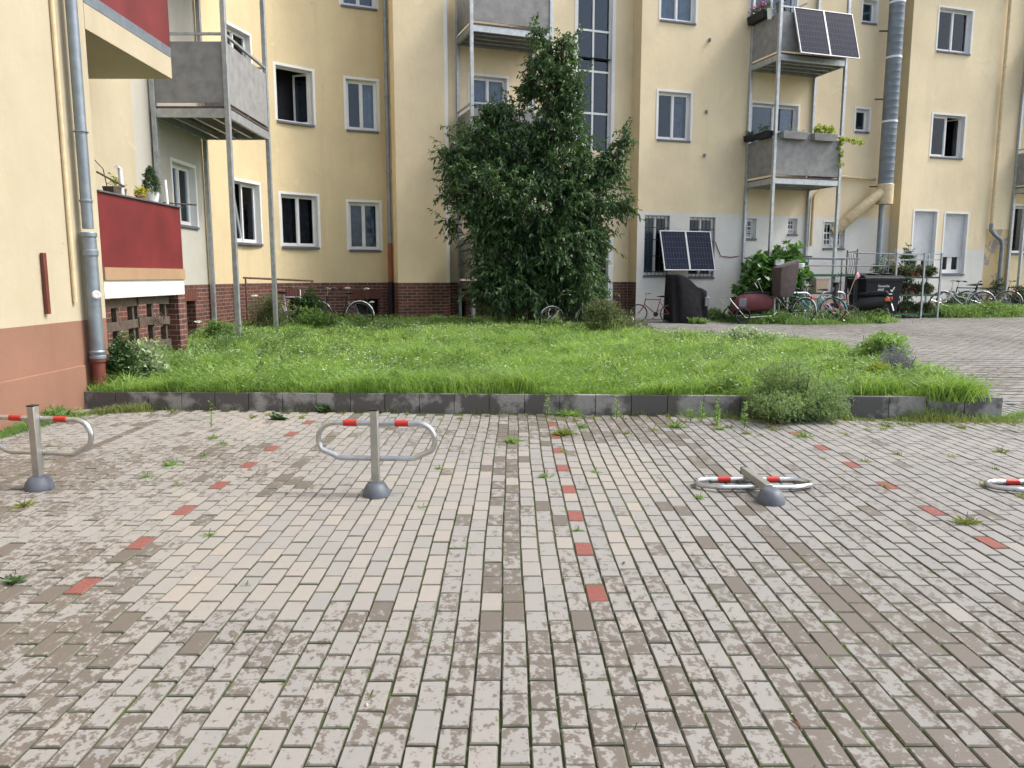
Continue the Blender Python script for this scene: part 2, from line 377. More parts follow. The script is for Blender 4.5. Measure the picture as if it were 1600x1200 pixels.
# paving blocks -------------------------------------------------
def blocks_mesh(name, cx, cy, lx, ly, zf, cols, zig=0):
    n = len(cx); z0 = zf(cy) + rng.normal(0, .0011, n)
    tx = rng.normal(0, .006, n); ty = rng.normal(0, .006, n); V = np.zeros((n, 12, 3)); A = np.zeros((n, 12))
    rot = rng.normal(0, .007, n); cx, cy = cx + .007 * np.sin(.9 * cy + .35 * cx) + .0035 * np.sin(2.6 * cy + 1.1 * cx), cy + .006 * np.sin(.8 * cx + 1) + rng.normal(0, .0012, n); z0 = z0 + .003 * np.sin(1.3 * cx + .7 * cy) + .002 * np.sin(3.3 * cx - 2 * cy)
    for L, (ins, dz, e) in enumerate(((.0042, 0, 0), (0, -.0065, 1), (0, -.05, 1))):
        for j, (sx, sy) in enumerate(((-1, -1), (1, -1), (1, 1), (-1, 1))):
            dx = sx * (lx / 2 - ins) + (rng.normal(0, .0011, n) if L < 2 else 0); dy = sy * (ly / 2 - ins) + (rng.normal(0, .0007, n) if L < 2 else 0)
            V[:, L * 4 + j, 0] = cx + dx - rot * dy; V[:, L * 4 + j, 1] = cy + dy + rot * dx
            V[:, L * 4 + j, 2] = z0 + dz + tx * dx + ty * dy; A[:, L * 4 + j] = e
    if zig: V[:, :, 1] += zig * np.abs(((V[:, :, 0] / .11) % 2) - 1)
    fq = np.array([(0, 1, 2, 3)] + [(4 + j, 4 + (j + 1) % 4, (j + 1) % 4, j) for j in range(4)] + [(8 + j, 8 + (j + 1) % 4, 4 + (j + 1) % 4, 4 + j) for j in range(4)])
    Fq = (fq[None] + (np.arange(n) * 12)[:, None, None]).reshape(-1, 4)
    Cc = np.ones((n, 12, 4)); Cc[:, :, :3] = cols[:, None, :]; Cc[:, :, 3] = A
    o = npmesh(name, V.reshape(-1, 3), Fq, PAVE, Cc.reshape(-1, 4)); o['kind'] = 'structure'; return o
PW, PL = .104, .208
cxs, cys, colr = [], [], []
red_rows = {round((x - .42) / PW): x for x in (-2.2, .42, 2.83)}
def lf(x, y): return .5 + .25 * math.sin(x * 1.1 + 1.3 * math.sin(y * .9)) + .2 * math.sin(y * 1.7 - x * .8 + 1) + .12 * math.sin(3.1 * x + 2.3 * y)
for i in range(-56, 92):
    x = .42 + i * PW
    for j in range(-8, 42):
        y = 3.61 + (j - 12) * PL + (PL / 2 if i % 2 else 0)
        if y < .6 and abs(x) > 3.5: continue
        if x < -5.12 or y > 9.15 or y < -.2: continue
        if x < 5.42 and y > kerby(min(x, 5.36)) - .1: continue
        if abs(x) > .9 * y + 2.6: continue
        L = lf(x, y); r = random.random()
        wt = .215 + .5 * (L - .4) + random.gauss(0, .085)
        if y < 3.2: wt += .08
        if x < -1.6 and y < 4.4: wt += .12
        if x > 1.0 and y < 3.4: wt += .2
        if x > .6 and 4 < y < 7 : wt -= .22
        if -1.9 < x < -.35 and 3.5 < y < 5.2: wt -= .5
        if -.3 < x < .3 and 3.4 < y < 4.2: wt -= .2
        for dx in (-.05, -1.75, -3.85, 1.62):
            if abs(x - dx) < .06 and r < .7 and y > 3.2: wt += .42
        if r > .965: wt += .4
        if x > 2 and y > 6: wt = min(wt, .55)
        tn = min(1, max(0, random.gauss(.48, .085) + (.30 if wt < .1 and random.random() < .6 else 0) - (.22 if x > 1.2 else 0) + (.15 if x < -1.5 else 0)))
        red = 1.0 if (i in red_rows and (j - 12) % 3 == 0 and y > 3.4 and y < 8.6) else 0.0
        cxs.append(x); cys.append(y); colr.append((tn, max(0, min(1, wt)), red))
cxs = np.array(cxs); cys = np.array(cys)
def gzv(y): return np.where(y < 8.8, 0, np.minimum(.022 * (y - 8.8), .36))
blocks_mesh('paving', cxs, cys, PW - .0075, PL - .011, gzv, np.array(colr))
# zigzag paving of the access path, right and behind the bed
cxs, cys, colr = [], [], []
for j in range(0, 118):
    y = 9.28 + j * .125
    for i in range(-6, 92):
        x = i * .22 + (.11 if j % 2 else 0)
        if x > .69 * y + 1.2 or x > 17: continue
        cxs.append(x); cys.append(y)
        colr.append((min(1, max(0, random.gauss(.42, .2))), max(0, min(.75, random.gauss(.30, .14) + .12 * math.sin(x + y * .6))), 0))
cxs = np.array(cxs); cys = np.array(cys); colr = np.array(colr)
poly2 = [(x * 1.0 + (.12 if x > 0 else 0), y) for x, y in bed_poly]
k = ~inpoly(cxs, cys, poly2) & (cxs > np.where(cys > 13, 2.2, 5.4)) & (cys < 22.2 + .30 * (cxs - 4))
blocks_mesh('path', cxs[k], cys[k], .212, .117, gzv, colr[k], zig=.035)
# kerb wall -----------------------------------------------------
kt = thing('kerb_wall', 'low wall of grey concrete kerb blocks along the front of the grass bed', 'kerb', KA)
L = (KB - KA).length; nb = 26; bl = L / nb
for i in range(nb):
    p0 = KA + kd * (i * bl + .003); p1 = KA + kd * ((i + 1) * bl - .003); t = (i + .5) / nb
    h0 = .195 + .045 * t
    Mx = Matrix.Translation((p0 + p1) / 2 - kn * .04) @ Matrix.Rotation(math.atan2(kd.y, kd.x) + random.gauss(0, .004), 4, 'Z')
    m = MB().box((0, 0, (h0 - .1) / 2), (bl - .007, .08, h0 + .1)).build('kerb_block', KERB, kt, bevel=.004)
    m.matrix_parent_inverse = wm(kt).inverted(); m.matrix_basis = Mx
sp0 = KB.copy()
for i, (a, b) in enumerate([((5.36, 8.35), (5.68, 10.8)), ((5.68, 10.8), (5.66, 13.1))]):
    A_, B_ = Vector((*a, 0)), Vector((*b, 0)); nn = 6; d = (B_ - A_) / nn
    for j in range(nn):
        p = A_ + d * (j + .5); hz = bedz(p.y) + .02
        m = MB().box((0, 0, (hz - .1) / 2), (d.length - .007, .08, hz + .1)).build('kerb_block', KERB, kt, bevel=.004)
        m.matrix_parent_inverse = wm(kt).inverted(); m.matrix_basis = Matrix.Translation(p) @ Matrix.Rotation(math.atan2(d.y, d.x), 4, 'Z')
# ------------------------------------------------------------ facades
class Path:
    def __init__(s, pts):
        s.p = [Vector((x, y, 0)) for x, y in pts]; s.s = [0]
        for a, b in zip(s.p, s.p[1:]): s.s.append(s.s[-1] + (b - a).length)
    def at(s, d):
        for i in range(len(s.p) - 1):
            if d <= s.s[i + 1] + 1e-9 or i == len(s.p) - 2:
                t = (d - s.s[i]) / (s.s[i + 1] - s.s[i]); return s.p[i].lerp(s.p[i + 1], t)
    def hit(s, px, py, far=False, rng_=None):
        r = ray(px, py); hits = []
        for i in range(len(s.p) - 1):
            a, b = s.p[i], s.p[i + 1]
            ca = a.x * r.y - a.y * r.x; cb = b.x * r.y - b.y * r.x
            if (ca <= 0) != (cb <= 0):
                t = ca / (ca - cb); q = a.lerp(b, t); hits.append((q.y, s.s[i] + t * (s.s[i + 1] - s.s[i])))
        if not hits: return None
        y, d = min(hits)
        return d, H + r.z * (y / r.y), s.at(d)
def spline(pts, k=4):
    out = []
    for i in range(len(pts) - 1):
        p0 = pts[max(0, i - 1)]; p1 = pts[i]; p2 = pts[i + 1]; p3 = pts[min(len(pts) - 1, i + 2)]
        for j in range(k):
            t = j / k
            out.append(tuple(.5 * (2 * b + (c - a) * t + (2 * a - 5 * b + 4 * c - d) * t * t + (-a + 3 * b - 3 * c + d) * t ** 3) for a, b, c, d in zip(p0, p1, p2, p3)))
    out.append(pts[-1]); return out
def frame_at(path, s0, s1, z):
    a, b = path.at(s0), path.at(s1); u = (b - a).normalized(); n = Vector((u.y, -u.x, 0)); c = (a + b) / 2
    Mx = Matrix((( u.x, -n.x, 0, c.x), (u.y, -n.y, 0, c.y), (0, 0, 1, z), (0, 0, 0, 1)))
    return Mx, (b - a).length
def facade(path, z0, z1, holes, zones, mats, parent, depth=.2, name='wall', uvname='UVMap'):
    ss = set(round(x, 4) for x in path.s); zs = {z0, z1}
    for h in holes: ss |= {round(h[0], 4), round(h[1], 4)}; zs |= {round(h[2], 4), round(h[3], 4)}
    for zz in zones: ss |= {round(zz[0], 4), round(zz[1], 4)}; zs |= {round(zz[2], 4), round(zz[3], 4)}
    ss = sorted(x for x in ss if 0 <= x <= path.s[-1] + 1e-4); zs = sorted(z for z in zs if z0 <= z <= z1)
    vs, fs, ms_, uvs = [], [], [], []; idx = {}
    def vid(s_, z_):
        k = (s_, z_)
        if k not in idx: idx[k] = len(vs); p = path.at(s_); vs.append((p.x, p.y, z_)); uvs.append((s_, z_))
        return idx[k]
    for a, b in zip(ss, ss[1:]):
        if b - a < 1e-3: continue
        for c, d in zip(zs, zs[1:]):
            if d - c < 1e-3: continue
            sm, zm = (a + b) / 2, (c + d) / 2
            if any(h[0] < sm < h[1] and h[2] < zm < h[3] for h in holes): continue
            mi = 0
            for zz in zones:
                if zz[0] < sm < zz[1] and zz[2] < zm < zz[3]: mi = zz[4]
            fs.append((vid(a, c), vid(b, c), vid(b, d), vid(a, d))); ms_.append(mi)
    for h in holes:
        a, b = path.at(h[0]), path.at(h[1]); u = (b - a).normalized(); nn = Vector((u.y, -u.x, 0)) * -depth
        mi = h[4] if len(h) > 4 else 0
        for (p, za, q, zb) in ((a, h[2], b, h[2]), (a, h[3], b, h[3]), (a, h[2], a, h[3]), (b, h[2], b, h[3])):
            k = len(vs)
            vs += [(p.x, p.y, za), (q.x, q.y, zb), (q.x + nn.x, q.y + nn.y, zb), (p.x + nn.x, p.y + nn.y, za)]
            uvs += [(h[0], za), (h[1], zb), (h[1] + depth, zb), (h[0] + depth, za)]; fs.append((k, k + 1, k + 2, k + 3)); ms_.append(mi)
    me = bpy.data.meshes.new(name); me.from_pydata(vs, [], fs)
    for m in mats: me.materials.append(m)
    me.polygons.foreach_set('material_index', ms_); me.polygons.foreach_set('use_smooth', [True] * len(fs))
    ul = me.uv_layers.new(name=uvname)
    for l in me.loops: ul.data[l.index].uv = uvs[l.vertex_index]
    me.set_sharp_from_angle(angle=R(14))
    o = bpy.data.objects.new(name, me); C.objects.link(o); o.parent = parent; o.matrix_parent_inverse = wm(parent).inverted()
    return o
def interior(path, z1, parent, off=.9):  # dark sheet close behind the facade, added so the glass looks dark
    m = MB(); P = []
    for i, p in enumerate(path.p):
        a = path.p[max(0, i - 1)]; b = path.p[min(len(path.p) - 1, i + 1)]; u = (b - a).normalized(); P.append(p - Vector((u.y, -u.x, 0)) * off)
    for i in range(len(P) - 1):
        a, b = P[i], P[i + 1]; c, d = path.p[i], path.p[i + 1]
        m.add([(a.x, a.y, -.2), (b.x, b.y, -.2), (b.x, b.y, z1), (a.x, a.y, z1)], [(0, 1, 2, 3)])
        m.add([(a.x, a.y, z1), (b.x, b.y, z1), (d.x, d.y, z1), (c.x, c.y, z1)], [(0, 1, 2, 3)])  # top strip added to keep the sun out of the gap
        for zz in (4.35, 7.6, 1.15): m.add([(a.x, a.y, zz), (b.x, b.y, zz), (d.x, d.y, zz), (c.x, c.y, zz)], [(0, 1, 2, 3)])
    return m.build('dark_backing', DARK, parent, world=True)
def sash(mb, gl_, M_, x0, x1, z0, z1, y, fw=.042, M2=None):
    """frame boxes of one sash (local coords), glass quad into gl_"""
    T = M_ @ M2 if M2 else M_
    w_, h_ = x1 - x0, z1 - z0
    mb.box(((x0 + x1) / 2, y, z1 - fw / 2), (w_, .05, fw), T); mb.box(((x0 + x1) / 2, y, z0 + fw / 2), (w_, .05, fw), T)
    mb.box((x0 + fw / 2, y, (z0 + z1) / 2), (fw, .05, h_ - 2 * fw), T); mb.box((x1 - fw / 2, y, (z0 + z1) / 2), (fw, .05, h_ - 2 * fw), T)
    gl_.box(((x0 + x1) / 2, y, (z0 + z1) / 2), (w_ - 2 * fw + .01, .006, h_ - 2 * fw + .01), T)
def curtain(M_, x0, x1, z0, z1, y, mat, parent):
    m = MB(); n_ = max(10, int((x1 - x0) / .02)); vs = []
    ph = random.random() * 6
    for i in range(n_ + 1):
        x = x0 + (x1 - x0) * i / n_; yy = y + .022 * math.sin(x * 55 + ph) + .012 * math.sin(x * 23)
        vs += [(x, yy, z0), (x, yy, z1)]
    m.add(vs, [(2 * i, 2 * i + 2, 2 * i + 3, 2 * i + 1) for i in range(n_)], M_)
    return m.build('curtain', mat, parent, world=True)
def window(path, h, parent, style='double', curt=None, surround=.06, label=None, frame=WHITEP, swing=0, sill=True):
    s0, s1, z0, z1 = h[:4]; Mx, w_ = frame_at(path, s0, s1, z0); hh = z1 - z0; x0, x1 = -w_ / 2, w_ / 2; D = .13
    m = MB(); sr = surround
    if sr:
        pr = .012
        m.box((x0 - sr / 2, -pr / 2 + .002, hh / 2), (sr, pr, hh), Mx); m.box((x1 + sr / 2, -pr / 2 + .002, hh / 2), (sr, pr, hh), Mx)
        m.box((0, -pr / 2 + .002, hh + sr / 2), (w_ + 2 * sr, pr, sr), Mx)
    lin = .006                                            # white painted lining of the reveal
    m.box((x0 + lin / 2, D / 2, hh / 2), (lin, D, hh), Mx); m.box((x1 - lin / 2, D / 2, hh / 2), (lin, D, hh), Mx); m.box((0, D / 2, hh - lin / 2), (w_ - 2 * lin - .002, D, lin), Mx)
    win = m.build('window', BAND, parent, world=True)
    if label: win['label'] = label
    fm = MB(); gm = MB(); fw = .035
    a, b, c, d = x0 + lin, x1 - lin, 0.02, hh - lin
    for bx in (((a + b) / 2, D + .03, d - fw / 2, b - a, fw), ((a + b) / 2, D + .03, c + fw / 2, b - a, fw)):
        fm.box((bx[0], bx[1], bx[2]), (bx[3], .07, bx[4]), Mx)
    fm.box((a + fw / 2, D + .03, (c + d) / 2), (fw, .07, d - c - 2 * fw), Mx); fm.box((b - fw / 2, D + .03, (c + d) / 2), (fw, .07, d - c - 2 * fw), Mx)
    a += fw; b -= fw; c += fw; d -= fw; mid = (a + b) / 2
    if style in ('double', 'tilt', 'open', 'barred', 'transom'):
        zt = d
        if style == 'transom': zt = c + (d - c) * .72; sash(fm, gm, Mx, a, mid - .002, zt + .02, d, D + .02); sash(fm, gm, Mx, mid + .002, b, zt + .02, d, D + .02)
        for i, (p, q) in enumerate(((a, mid - .002), (mid + .002, b))):
            if swing & (1 << i):
                hx = p if i == 0 else q; sg = 1 if i == 0 else -1
                M2 = Matrix.Translation((hx, D + .02, 0)) @ Matrix.Rotation(R(62) * sg, 4, 'Z') @ Matrix.Translation((-hx, -D - .02, 0))
                sash(fm, gm, Mx, p, q, c, zt, D + .02, M2=M2)
            elif style == 'tilt' and i == 0:
                M2 = Matrix.Translation((0, D + .02, c)) @ Matrix.Rotation(R(-9), 4, 'X') @ Matrix.Translation((0, -D - .02, -c))
                sash(fm, gm, Mx, p, q, c, zt, D + .02, M2=M2)
            else: sash(fm, gm, Mx, p, q, c, zt, D + .02)
        if style in ('double', 'tilt', 'barred', 'transom'): fm.box((mid, D - .012, (c + zt) / 2), (.045, .02, zt - c), Mx)
    elif style == 'single': sash(fm, gm, Mx, a, b, c, d, D + .02)
    elif style == 'stair':
        gm.box((mid, D + .03, (c + d) / 2), (b - a, .006, d - c), Mx); fm.box((mid, D + .01, (c + d) / 2), (.05, .05, d - c), Mx)
        for zb in h[5]: fm.box((mid, D + .012, zb - z0), (b - a, .045, .055), Mx)
    elif style == 'shutter':
        zs = c + (d - c) * h[5]; sh = MB(); nsl = int((d - zs) / .045)
        for i in range(nsl): sh.box((mid, D - .01, zs + (i + .5) * (d - zs) / nsl), (b - a + .08, .018, (d - zs) / nsl - .006), Mx)
        sh.box((mid, D + .004, (zs + d) / 2), (b - a + .08, .01, d - zs), Mx)
        sh.build('roller_shutter', SHUT, win, world=True)
        sash(fm, gm, Mx, a, mid - .002, c, zs + .1, D + .05, .09); sash(fm, gm, Mx, mid + .002, b, c, zs + .1, D + .05, .09)
    fm.build('window_frame', frame, win, world=True)
    if gm.v: gm.build('pane', GLASS, win, world=True)
    if sill: MB().box((0, .06, -.022), (w_ + .02, .2, .05), Mx).build('window_sill', SILLM, win, world=True, bevel=.004)
    if curt: 
        for q in (curt if isinstance(curt, list) else [(0, 1, curt)]):
            curtain(Mx, a + (b - a) * q[0], a + (b - a) * q[1], c, d, D + .16, q[2], win)
    if style == 'barred' or (len(h) > 6 and h[6]):
        br = MB(); nb_ = max(3, int(w_ / .13)); yb = .06
        for i in range(nb_ + 1): x = x0 + .03 + (w_ - .06) * i / nb_; br.tube([(x, yb, .01), (x, yb, hh - .02)], .009, 6, M=Mx)
        for zz in [.12, hh * .33, hh * .6, hh - .35]: br.box((0, yb + .012, zz), (w_, .006, .022), Mx)
        br.build('window_bars', BARS if not (len(h) > 6 and h[6] == 'w') else WHITE, win, world=True)
    return win
def hole(path, px0, px1, yt, yb, *extra):
    ym = (yt + yb) / 2; pm = (px0 + px1) / 2
    a = path.hit(px0, ym); b = path.hit(px1, ym); c = path.hit(pm, yt); d = path.hit(pm, yb)
    return (a[0], b[0], round(d[1], 3), round(c[1], 3)) + extra
# ---- near left building
XL, XW = -5.1, -6.4
b1 = thing('apartment_building', 'pale cream rendered building at the left edge with brown painted base and red balconies', 'building', (XL, 6, 0))
P1 = Path([(XL, -6), (XL, 9.67), (XW, 9.67), (XW, 13.45)])
sA = P1.s[1]
hdoor = (P1.s[2] + 12.45 - 9.67, P1.s[2] + 13.3 - 9.67, 4.95, 7.1)
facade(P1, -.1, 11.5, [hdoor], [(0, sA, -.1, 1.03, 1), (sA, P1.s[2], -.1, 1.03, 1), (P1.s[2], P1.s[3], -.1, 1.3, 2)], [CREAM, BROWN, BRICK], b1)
window(P1, hdoor, b1, 'single', label='dark balcony door above the upper red balcony', surround=.07, sill=False, frame=BAGB)
interior(P1, 11.4, b1, .6)
MB().box((XL + .022, 1.35, .2), (.044, 15.4, .62)).build('plinth', BROWN, b1, world=True, bevel=.012)
# downpipe with collars
dp = MB(); X0, Y0 = XL + .115, 9.2
dp.tube([(X0, Y0, 2.1), (X0, Y0, 11.3)], .062, 16)
pipe = dp.build('downpipe', ZINC, b1, world=True)
cl = MB(); cl.tube([(X0, Y0, .62), (X0, Y0, 2.02)], .079, 16); cl.lathe([(.079, 0), (.09, .01), (.09, .05), (.082, .06)], (X0, Y0, 2.0)); cl.lathe([(.08, 0), (.09, .01), (.09, .07), (.08, .08)], (X0, Y0, 1.78)); cl.lathe([(.085, 0), (.096, .01), (.096, .04), (.085, .05), (.095, .09), (.083, .11)], (X0, Y0, .56)); cl.lathe([(.062, 0), (.072, .01), (.072, .03), (.062, .04)], (X0, Y0, 2.4))
cl.build('pipe_sleeve', ZINC, b1, world=True)
MB().lathe([(.075, 0), (.075, .5), (.092, .51), (.092, .57), (.08, .58)], (X0, Y0, 0.02)).build('pipe_foot', CLAY, b1, world=True)
mm = MB().lathe([(.045, 0), (.05, .02), (.03, .035), (.028, .03)], (0, 0, 0), 16, Matrix.Translation((X0 + .06, Y0 - .045, 1.33)) @ Matrix.Rotation(R(90), 4, 'X') @ Matrix.Rotation(R(35), 4, 'Y')); mm.build('inspection_cap', WHITE, b1, world=True)
for z in (1.2, 3.2, 5.2, 7.2): MB().tube([(X0 + .074 * math.cos(t), Y0 + .074 * math.sin(t), z) for t in [i * math.pi / 8 for i in range(16)]], .008, 5, closed=True).build('pipe_bracket', ZINC, b1, world=True)
MB().tube([(XL + .025, 8.97, 1.25), (XL + .025, 8.97, 11.2)], .026, 10).build('conduit', CREAMP, b1, world=True)
# red bar on the wall
q = W(98, 455, 8.45); MB().box((XL + .03, 8.42, 1.47), (.04, .055, .66), r=Matrix.Rotation(R(0), 3, 'X')).build('wall_rail', CLAY, b1, world=True, bevel=.006)
# red balconies
BY0, BY1 = 9.68, 12.05
def red_balcony(zb, first):
    p = b1; y0, y1 = BY0, BY1; ym = (y0 + y1) / 2; dl = y1 - y0
    base = MB(); zsl = zb
    if first:
        base.box(((XL + XW) / 2, ym, zsl + .115), (XL - XW, dl, .23)); s = base.build('balcony', WHITEW, p, world=True)
        MB().box((XL + .0, ym, zsl + .31), (.05, dl, .158)).build('fascia', BEIGE, s, world=True)
        zr = zsl + .39; hr = .92
    else:
        base.box(((XL + XW) / 2, ym, zsl + .15), (XL - XW, dl, .30)); s = base.build('balcony', CREAM, p, world=True)
        MB().box((XL - .01, ym, zsl + .37), (.03, dl, .138)).build('fascia', ZINC, s, world=True)
        zr = zsl + .44; hr = 1.0
    pm = MB(); pm.box((XL - .02, ym, zr + hr / 2), (.04, dl, hr)); pm.box(((XL + XW) / 2 - .02, y1 - .02, zr + hr / 2), (XL - XW - .04, .04, hr))
    pm.build('balustrade', REDB, s, world=True)
    MB().box((XL - .02, ym, zr + hr + .012), (.10, dl + .02, .02)).build('coping', SILLM, s, world=True)
    return s, zr + hr + .022
bal1, ztop1 = red_balcony(1.27, True); bal2, _ = red_balcony(4.48, False)
pier = MB(); 
me_b = facade(Path([(XL - .30, BY1 - .24), (XL - .005, BY1 - .24), (XL - .005, BY1 + .02)]), 0, 1.265, [], [], [BRICK], b1, name='brick_pier')
# ---- main building
cur = spline([(-6.4, 16.3), (-6.38, 17.2), (-6.3, 18.2), (-5.98, 19.05), (-5.43, 19.72), (-4.88, 20.15), (-4.28, 20.48), (-3.28, 20.9)], 4)
pts = [(-6.4, 13.45)] + cur + [(-2.93, 19.95), (-1.63, 20.38), (-1.82, 20.98), (3.44, 22.98), (3.60, 22.46), (12.18, 25.25), (12.3, 24.88), (16.85, 26.35), (16.75, 26.75), (26, 29.75)]
P2 = Path(pts)
b2 = thing('apartment_building', 'long yellow rendered apartment building with curved left wing, brick base and white framed windows', 'building', (0, 22, 0))
def S(px, py): return P2.hit(px, py)[0]
specs = []
def wn(px0, px1, yt, yb, style='double', extra=(), **kw): specs.append((hole(P2, px0, px1, yt, yb, 4, *extra), style, kw))
wn(271, 306, 258, 352, 'double', curt=CURTG, label='ground floor window behind the grey balcony posts')
wn(362, 407, 286, 380, 'tilt', curt=[(.0, .35, CURTG)], label='tilted ground floor window between two balcony posts')
wn(440, 497, 305, 386, 'double', curt=[(.0, .42, CURTD), (.45, .95, CURTD)], label='ground floor window with brown curtains')
wn(545, 594, 316, 391, 'double', curt=CURTG, label='ground floor window with grey lace curtains beside the drainpipe')
wn(432, 489, 107, 192, 'open', swing=3, label='wide open first floor window')
wn(541, 590, 125, 204, 'double', curt=[(.5, 1, CURTW)], label='first floor window beside the drainpipe, right pane curtained')
wn(350, 392, 48, 150, 'double')
wn(532, 587, -75, 11, 'double', curt=CURTG, label='second floor window cut by the top edge')
wn(735, 792, 120, 232, 'double', curt=CURTW)
wn(1028, 1079, 144, 219, 'double', curt=[(.55, .95, CURTG)], label='first floor window of the middle section')
wn(1033, 1088, -55, 34, 'double', curt=CURTW, label='upper window of the middle section cut by the top edge')
wn(1174, 1246, 163, 240, 'double', curt=[(.55, 1, CURTG)], label='wide balcony window behind flower boxes')
wn(1174, 1246, -60, 40, 'double')
wn(1337, 1358, 170, 206, 'single', label='small first floor window beside the metal flue')
wn(1348, 1370, 0, 36, 'single', label='small upper window beside the metal flue')
wn(1456, 1506, 180, 246, 'double', swing=2, label='first floor window right of the flue, one sash ajar')
wn(1466, 1518, 14, 82, 'double', curt=[(0, .45, CURTG)], label='upper window right of the flue')
wn(1426, 1461, 330, 428, 'shutter', (.22,), label='left window with its roller shutter almost down')
wn(1474, 1509, 334, 428, 'shutter', (.27,), label='right window with its roller shutter not quite down')
wn(1006, 1046, 336, 431, 'barred', (0, None), curt=[(0, .5, CURTG)], surround=0, label='tall barred window left of the wall solar panels')
wn(1076, 1117, 339, 433, 'barred', (0, None), curt=[(.5, 1, CURTG)], surround=0, label='tall barred window right of the wall solar panels')
wn(1162, 1182, 341, 373, 'single', (0, 'w'), surround=0, label='tiny window with white bars, left')
wn(1231, 1246, 341, 366, 'single', (0, 'w'), surround=0, label='tiny window with white bars, right')
wn(1287, 1320, 347, 388, 'double', (0, 'w'), surround=.03, label='window with curly white grille below the duct')
wn(1583, 1622, 322, 396, 'double', (0, None), curt=CURTG, label='barred window at the right edge')
sta = hole(P2, 903, 957, -130, 237, 4); zb_ = [P2.hit(930, y)[1] for y in (-22, 46, 110, 176)]
sta = sta[:5] + (zb_,)
dr = hole(P2, 925, 950, 378, 470, 4); dr = (dr[0], dr[1], .2, dr[3], 4)
vents = [hole(P2, 556, 592, 467, 494, 3), hole(P2, 292, 306, 470, 500, 3), hole(P2, 452, 470, 465, 496, 3), hole(P2, 716, 728, 470, 494, 3)]
vents = [(a, b, .22, d, 3) for a, b, c, d, e in vents]
holes = [s_[0][:5] for s_ in specs] + [sta[:5], dr] + vents
sB0, sB1 = S(640, 300), S(690, 300)
i0 = len(cur)                                     # index in pts of the end of the curve
sEndA = P2.s[i0]; sB = P2.s[i0 + 1]; sBe = P2.s[i0 + 2]; sC0 = P2.s[i0 + 3]; sC1 = P2.s[i0 + 4]; sL0 = P2.s[i0 + 5]; sL1 = P2.s[i0 + 6]; sD0 = P2.s[i0 + 7]; sD1 = P2.s[i0 + 8]
# materials: 0 yellow,1 pale,2 white,3 brick,4 band white,5 peel
zones = [(0, P2.s[1], -.1, 11.5, 2), (sEndA, sBe, -.1, 11.5, 1), (sBe - .09, sC0, -.1, 11.5, 4), (sC0, sC1, -.1, 11.5, 1), (sL0, sL1, -.1, 11.5, 1), (sD0, sD1, -.1, 11.5, 1), (sD1, P2.s[-1], -.1, 11.5, 0),
         (sL0, sL1, -.1, 3.38, 6), (S(1398, 380) , S(1537, 400), -.1, 2.42, 6), (S(1537.5, 400), sD1, .3, 3.1, 5), (0, sL0 - .55, -.1, 1.38, 3), (sC1, sL0, -.1, 1.38, 3)]
facade(P2, -.1, 11.5, holes, zones, [YEL, YEL2, WHITEL, BRICK, BAND, PEEL, WHITEW], b2)
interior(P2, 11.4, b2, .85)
for h_, st, kw in specs: window(P2, h_, b2, st, **kw)
window(P2, sta, b2, 'stair', surround=.10, label='tall narrow stairwell window in a white grid', sill=False, curt=None)
Mx, w_ = frame_at(P2, dr[0], dr[1], dr[2]); dm = MB(); hh = dr[3] - dr[2]
dm.box((-w_ / 2 - .05, .0, hh / 2), (.1, .03, hh), Mx); dm.box((w_ / 2 + .08, -.0, hh / 2), (.16, .03, hh), Mx); dm.box((0, 0, hh + .06), (w_ + .3, .03, .12), Mx)
do = dm.build('door', BAND, b2, world=True)
MB().box((0, .17, hh / 2), (w_, .05, hh), Mx).build('door_leaf', BLACKP, do, world=True)
# soldier courses over the cellar openings
for v in vents[:3]:
    Mx, w_ = frame_at(P2, v[0], v[1], v[3]); m = MB(); k_ = int((w_ + .16) / .075)
    for i in range(k_): m.box((-w_ / 2 - .08 + (i + .5) * (w_ + .16) / k_, -.004, .12), ((w_ + .16) / k_ - .012, .03, .235), Mx)
    m.build('brick_lintel', M('lintel_brick', (.13, .045, .032), .75), b2, world=True)
# roof edge
rf = MB()
for a, b in zip(P2.p, P2.p[1:]):
    u = (b - a).normalized(); n_ = Vector((u.y, -u.x, 0)); rf.beam(a + n_ * .15 + Vector((0, 0, 11.55)), b + n_ * .15 + Vector((0, 0, 11.55)), .5, .12)
rf.build('eaves', SILLM, b2, world=True)
# pipes on the facade
def wp(px, py, off): s_, z_, p_ = P2.hit(px, py); Mx, _ = frame_at(P2, max(0, s_ - .05), s_ + .05, z_); return Mx @ Vector((0, -off, 0))
def vpipe(px, py0, py1, off, r, name, mat, n=12, z1=None):
    p = wp(px, (py0 + py1) / 2, off); s_ = [P2.hit(px, y)[1] for y in (py0, py1)]
    m = MB(); za, zb = (max(s_) if z1 is None else z1), min(s_); m.tube([(p.x, p.y, zb), (p.x, p.y, za)], r, n)
    return m, p, zb, za
m, p, z0_, z1_ = vpipe(613, 0, 380, .12, .055, 'downpipe', ZINC, z1=11.3)
p = Vector((-3.2, 20.45, 0)); m = MB(); m.tube([(p.x, p.y, 2.35), (p.x, p.y, 11.3)], .055, 12)
for z in (4.2, 6.05, 7.9): m.lathe([(.055, 0), (.066, .01), (.066, .05), (.055, .06)], (p.x, p.y, z))
m.build('downpipe', ZINC, b2, world=True)
MB().tube([(p.x, p.y, 1.38), (p.x, p.y, 2.40)], .062, 12).build('downpipe', CLAYO, b2, world=True)
MB().tube([(p.x, p.y, .1), (p.x, p.y, 1.40)], .068, 12).build('downpipe', BLACKP, b2, world=True)
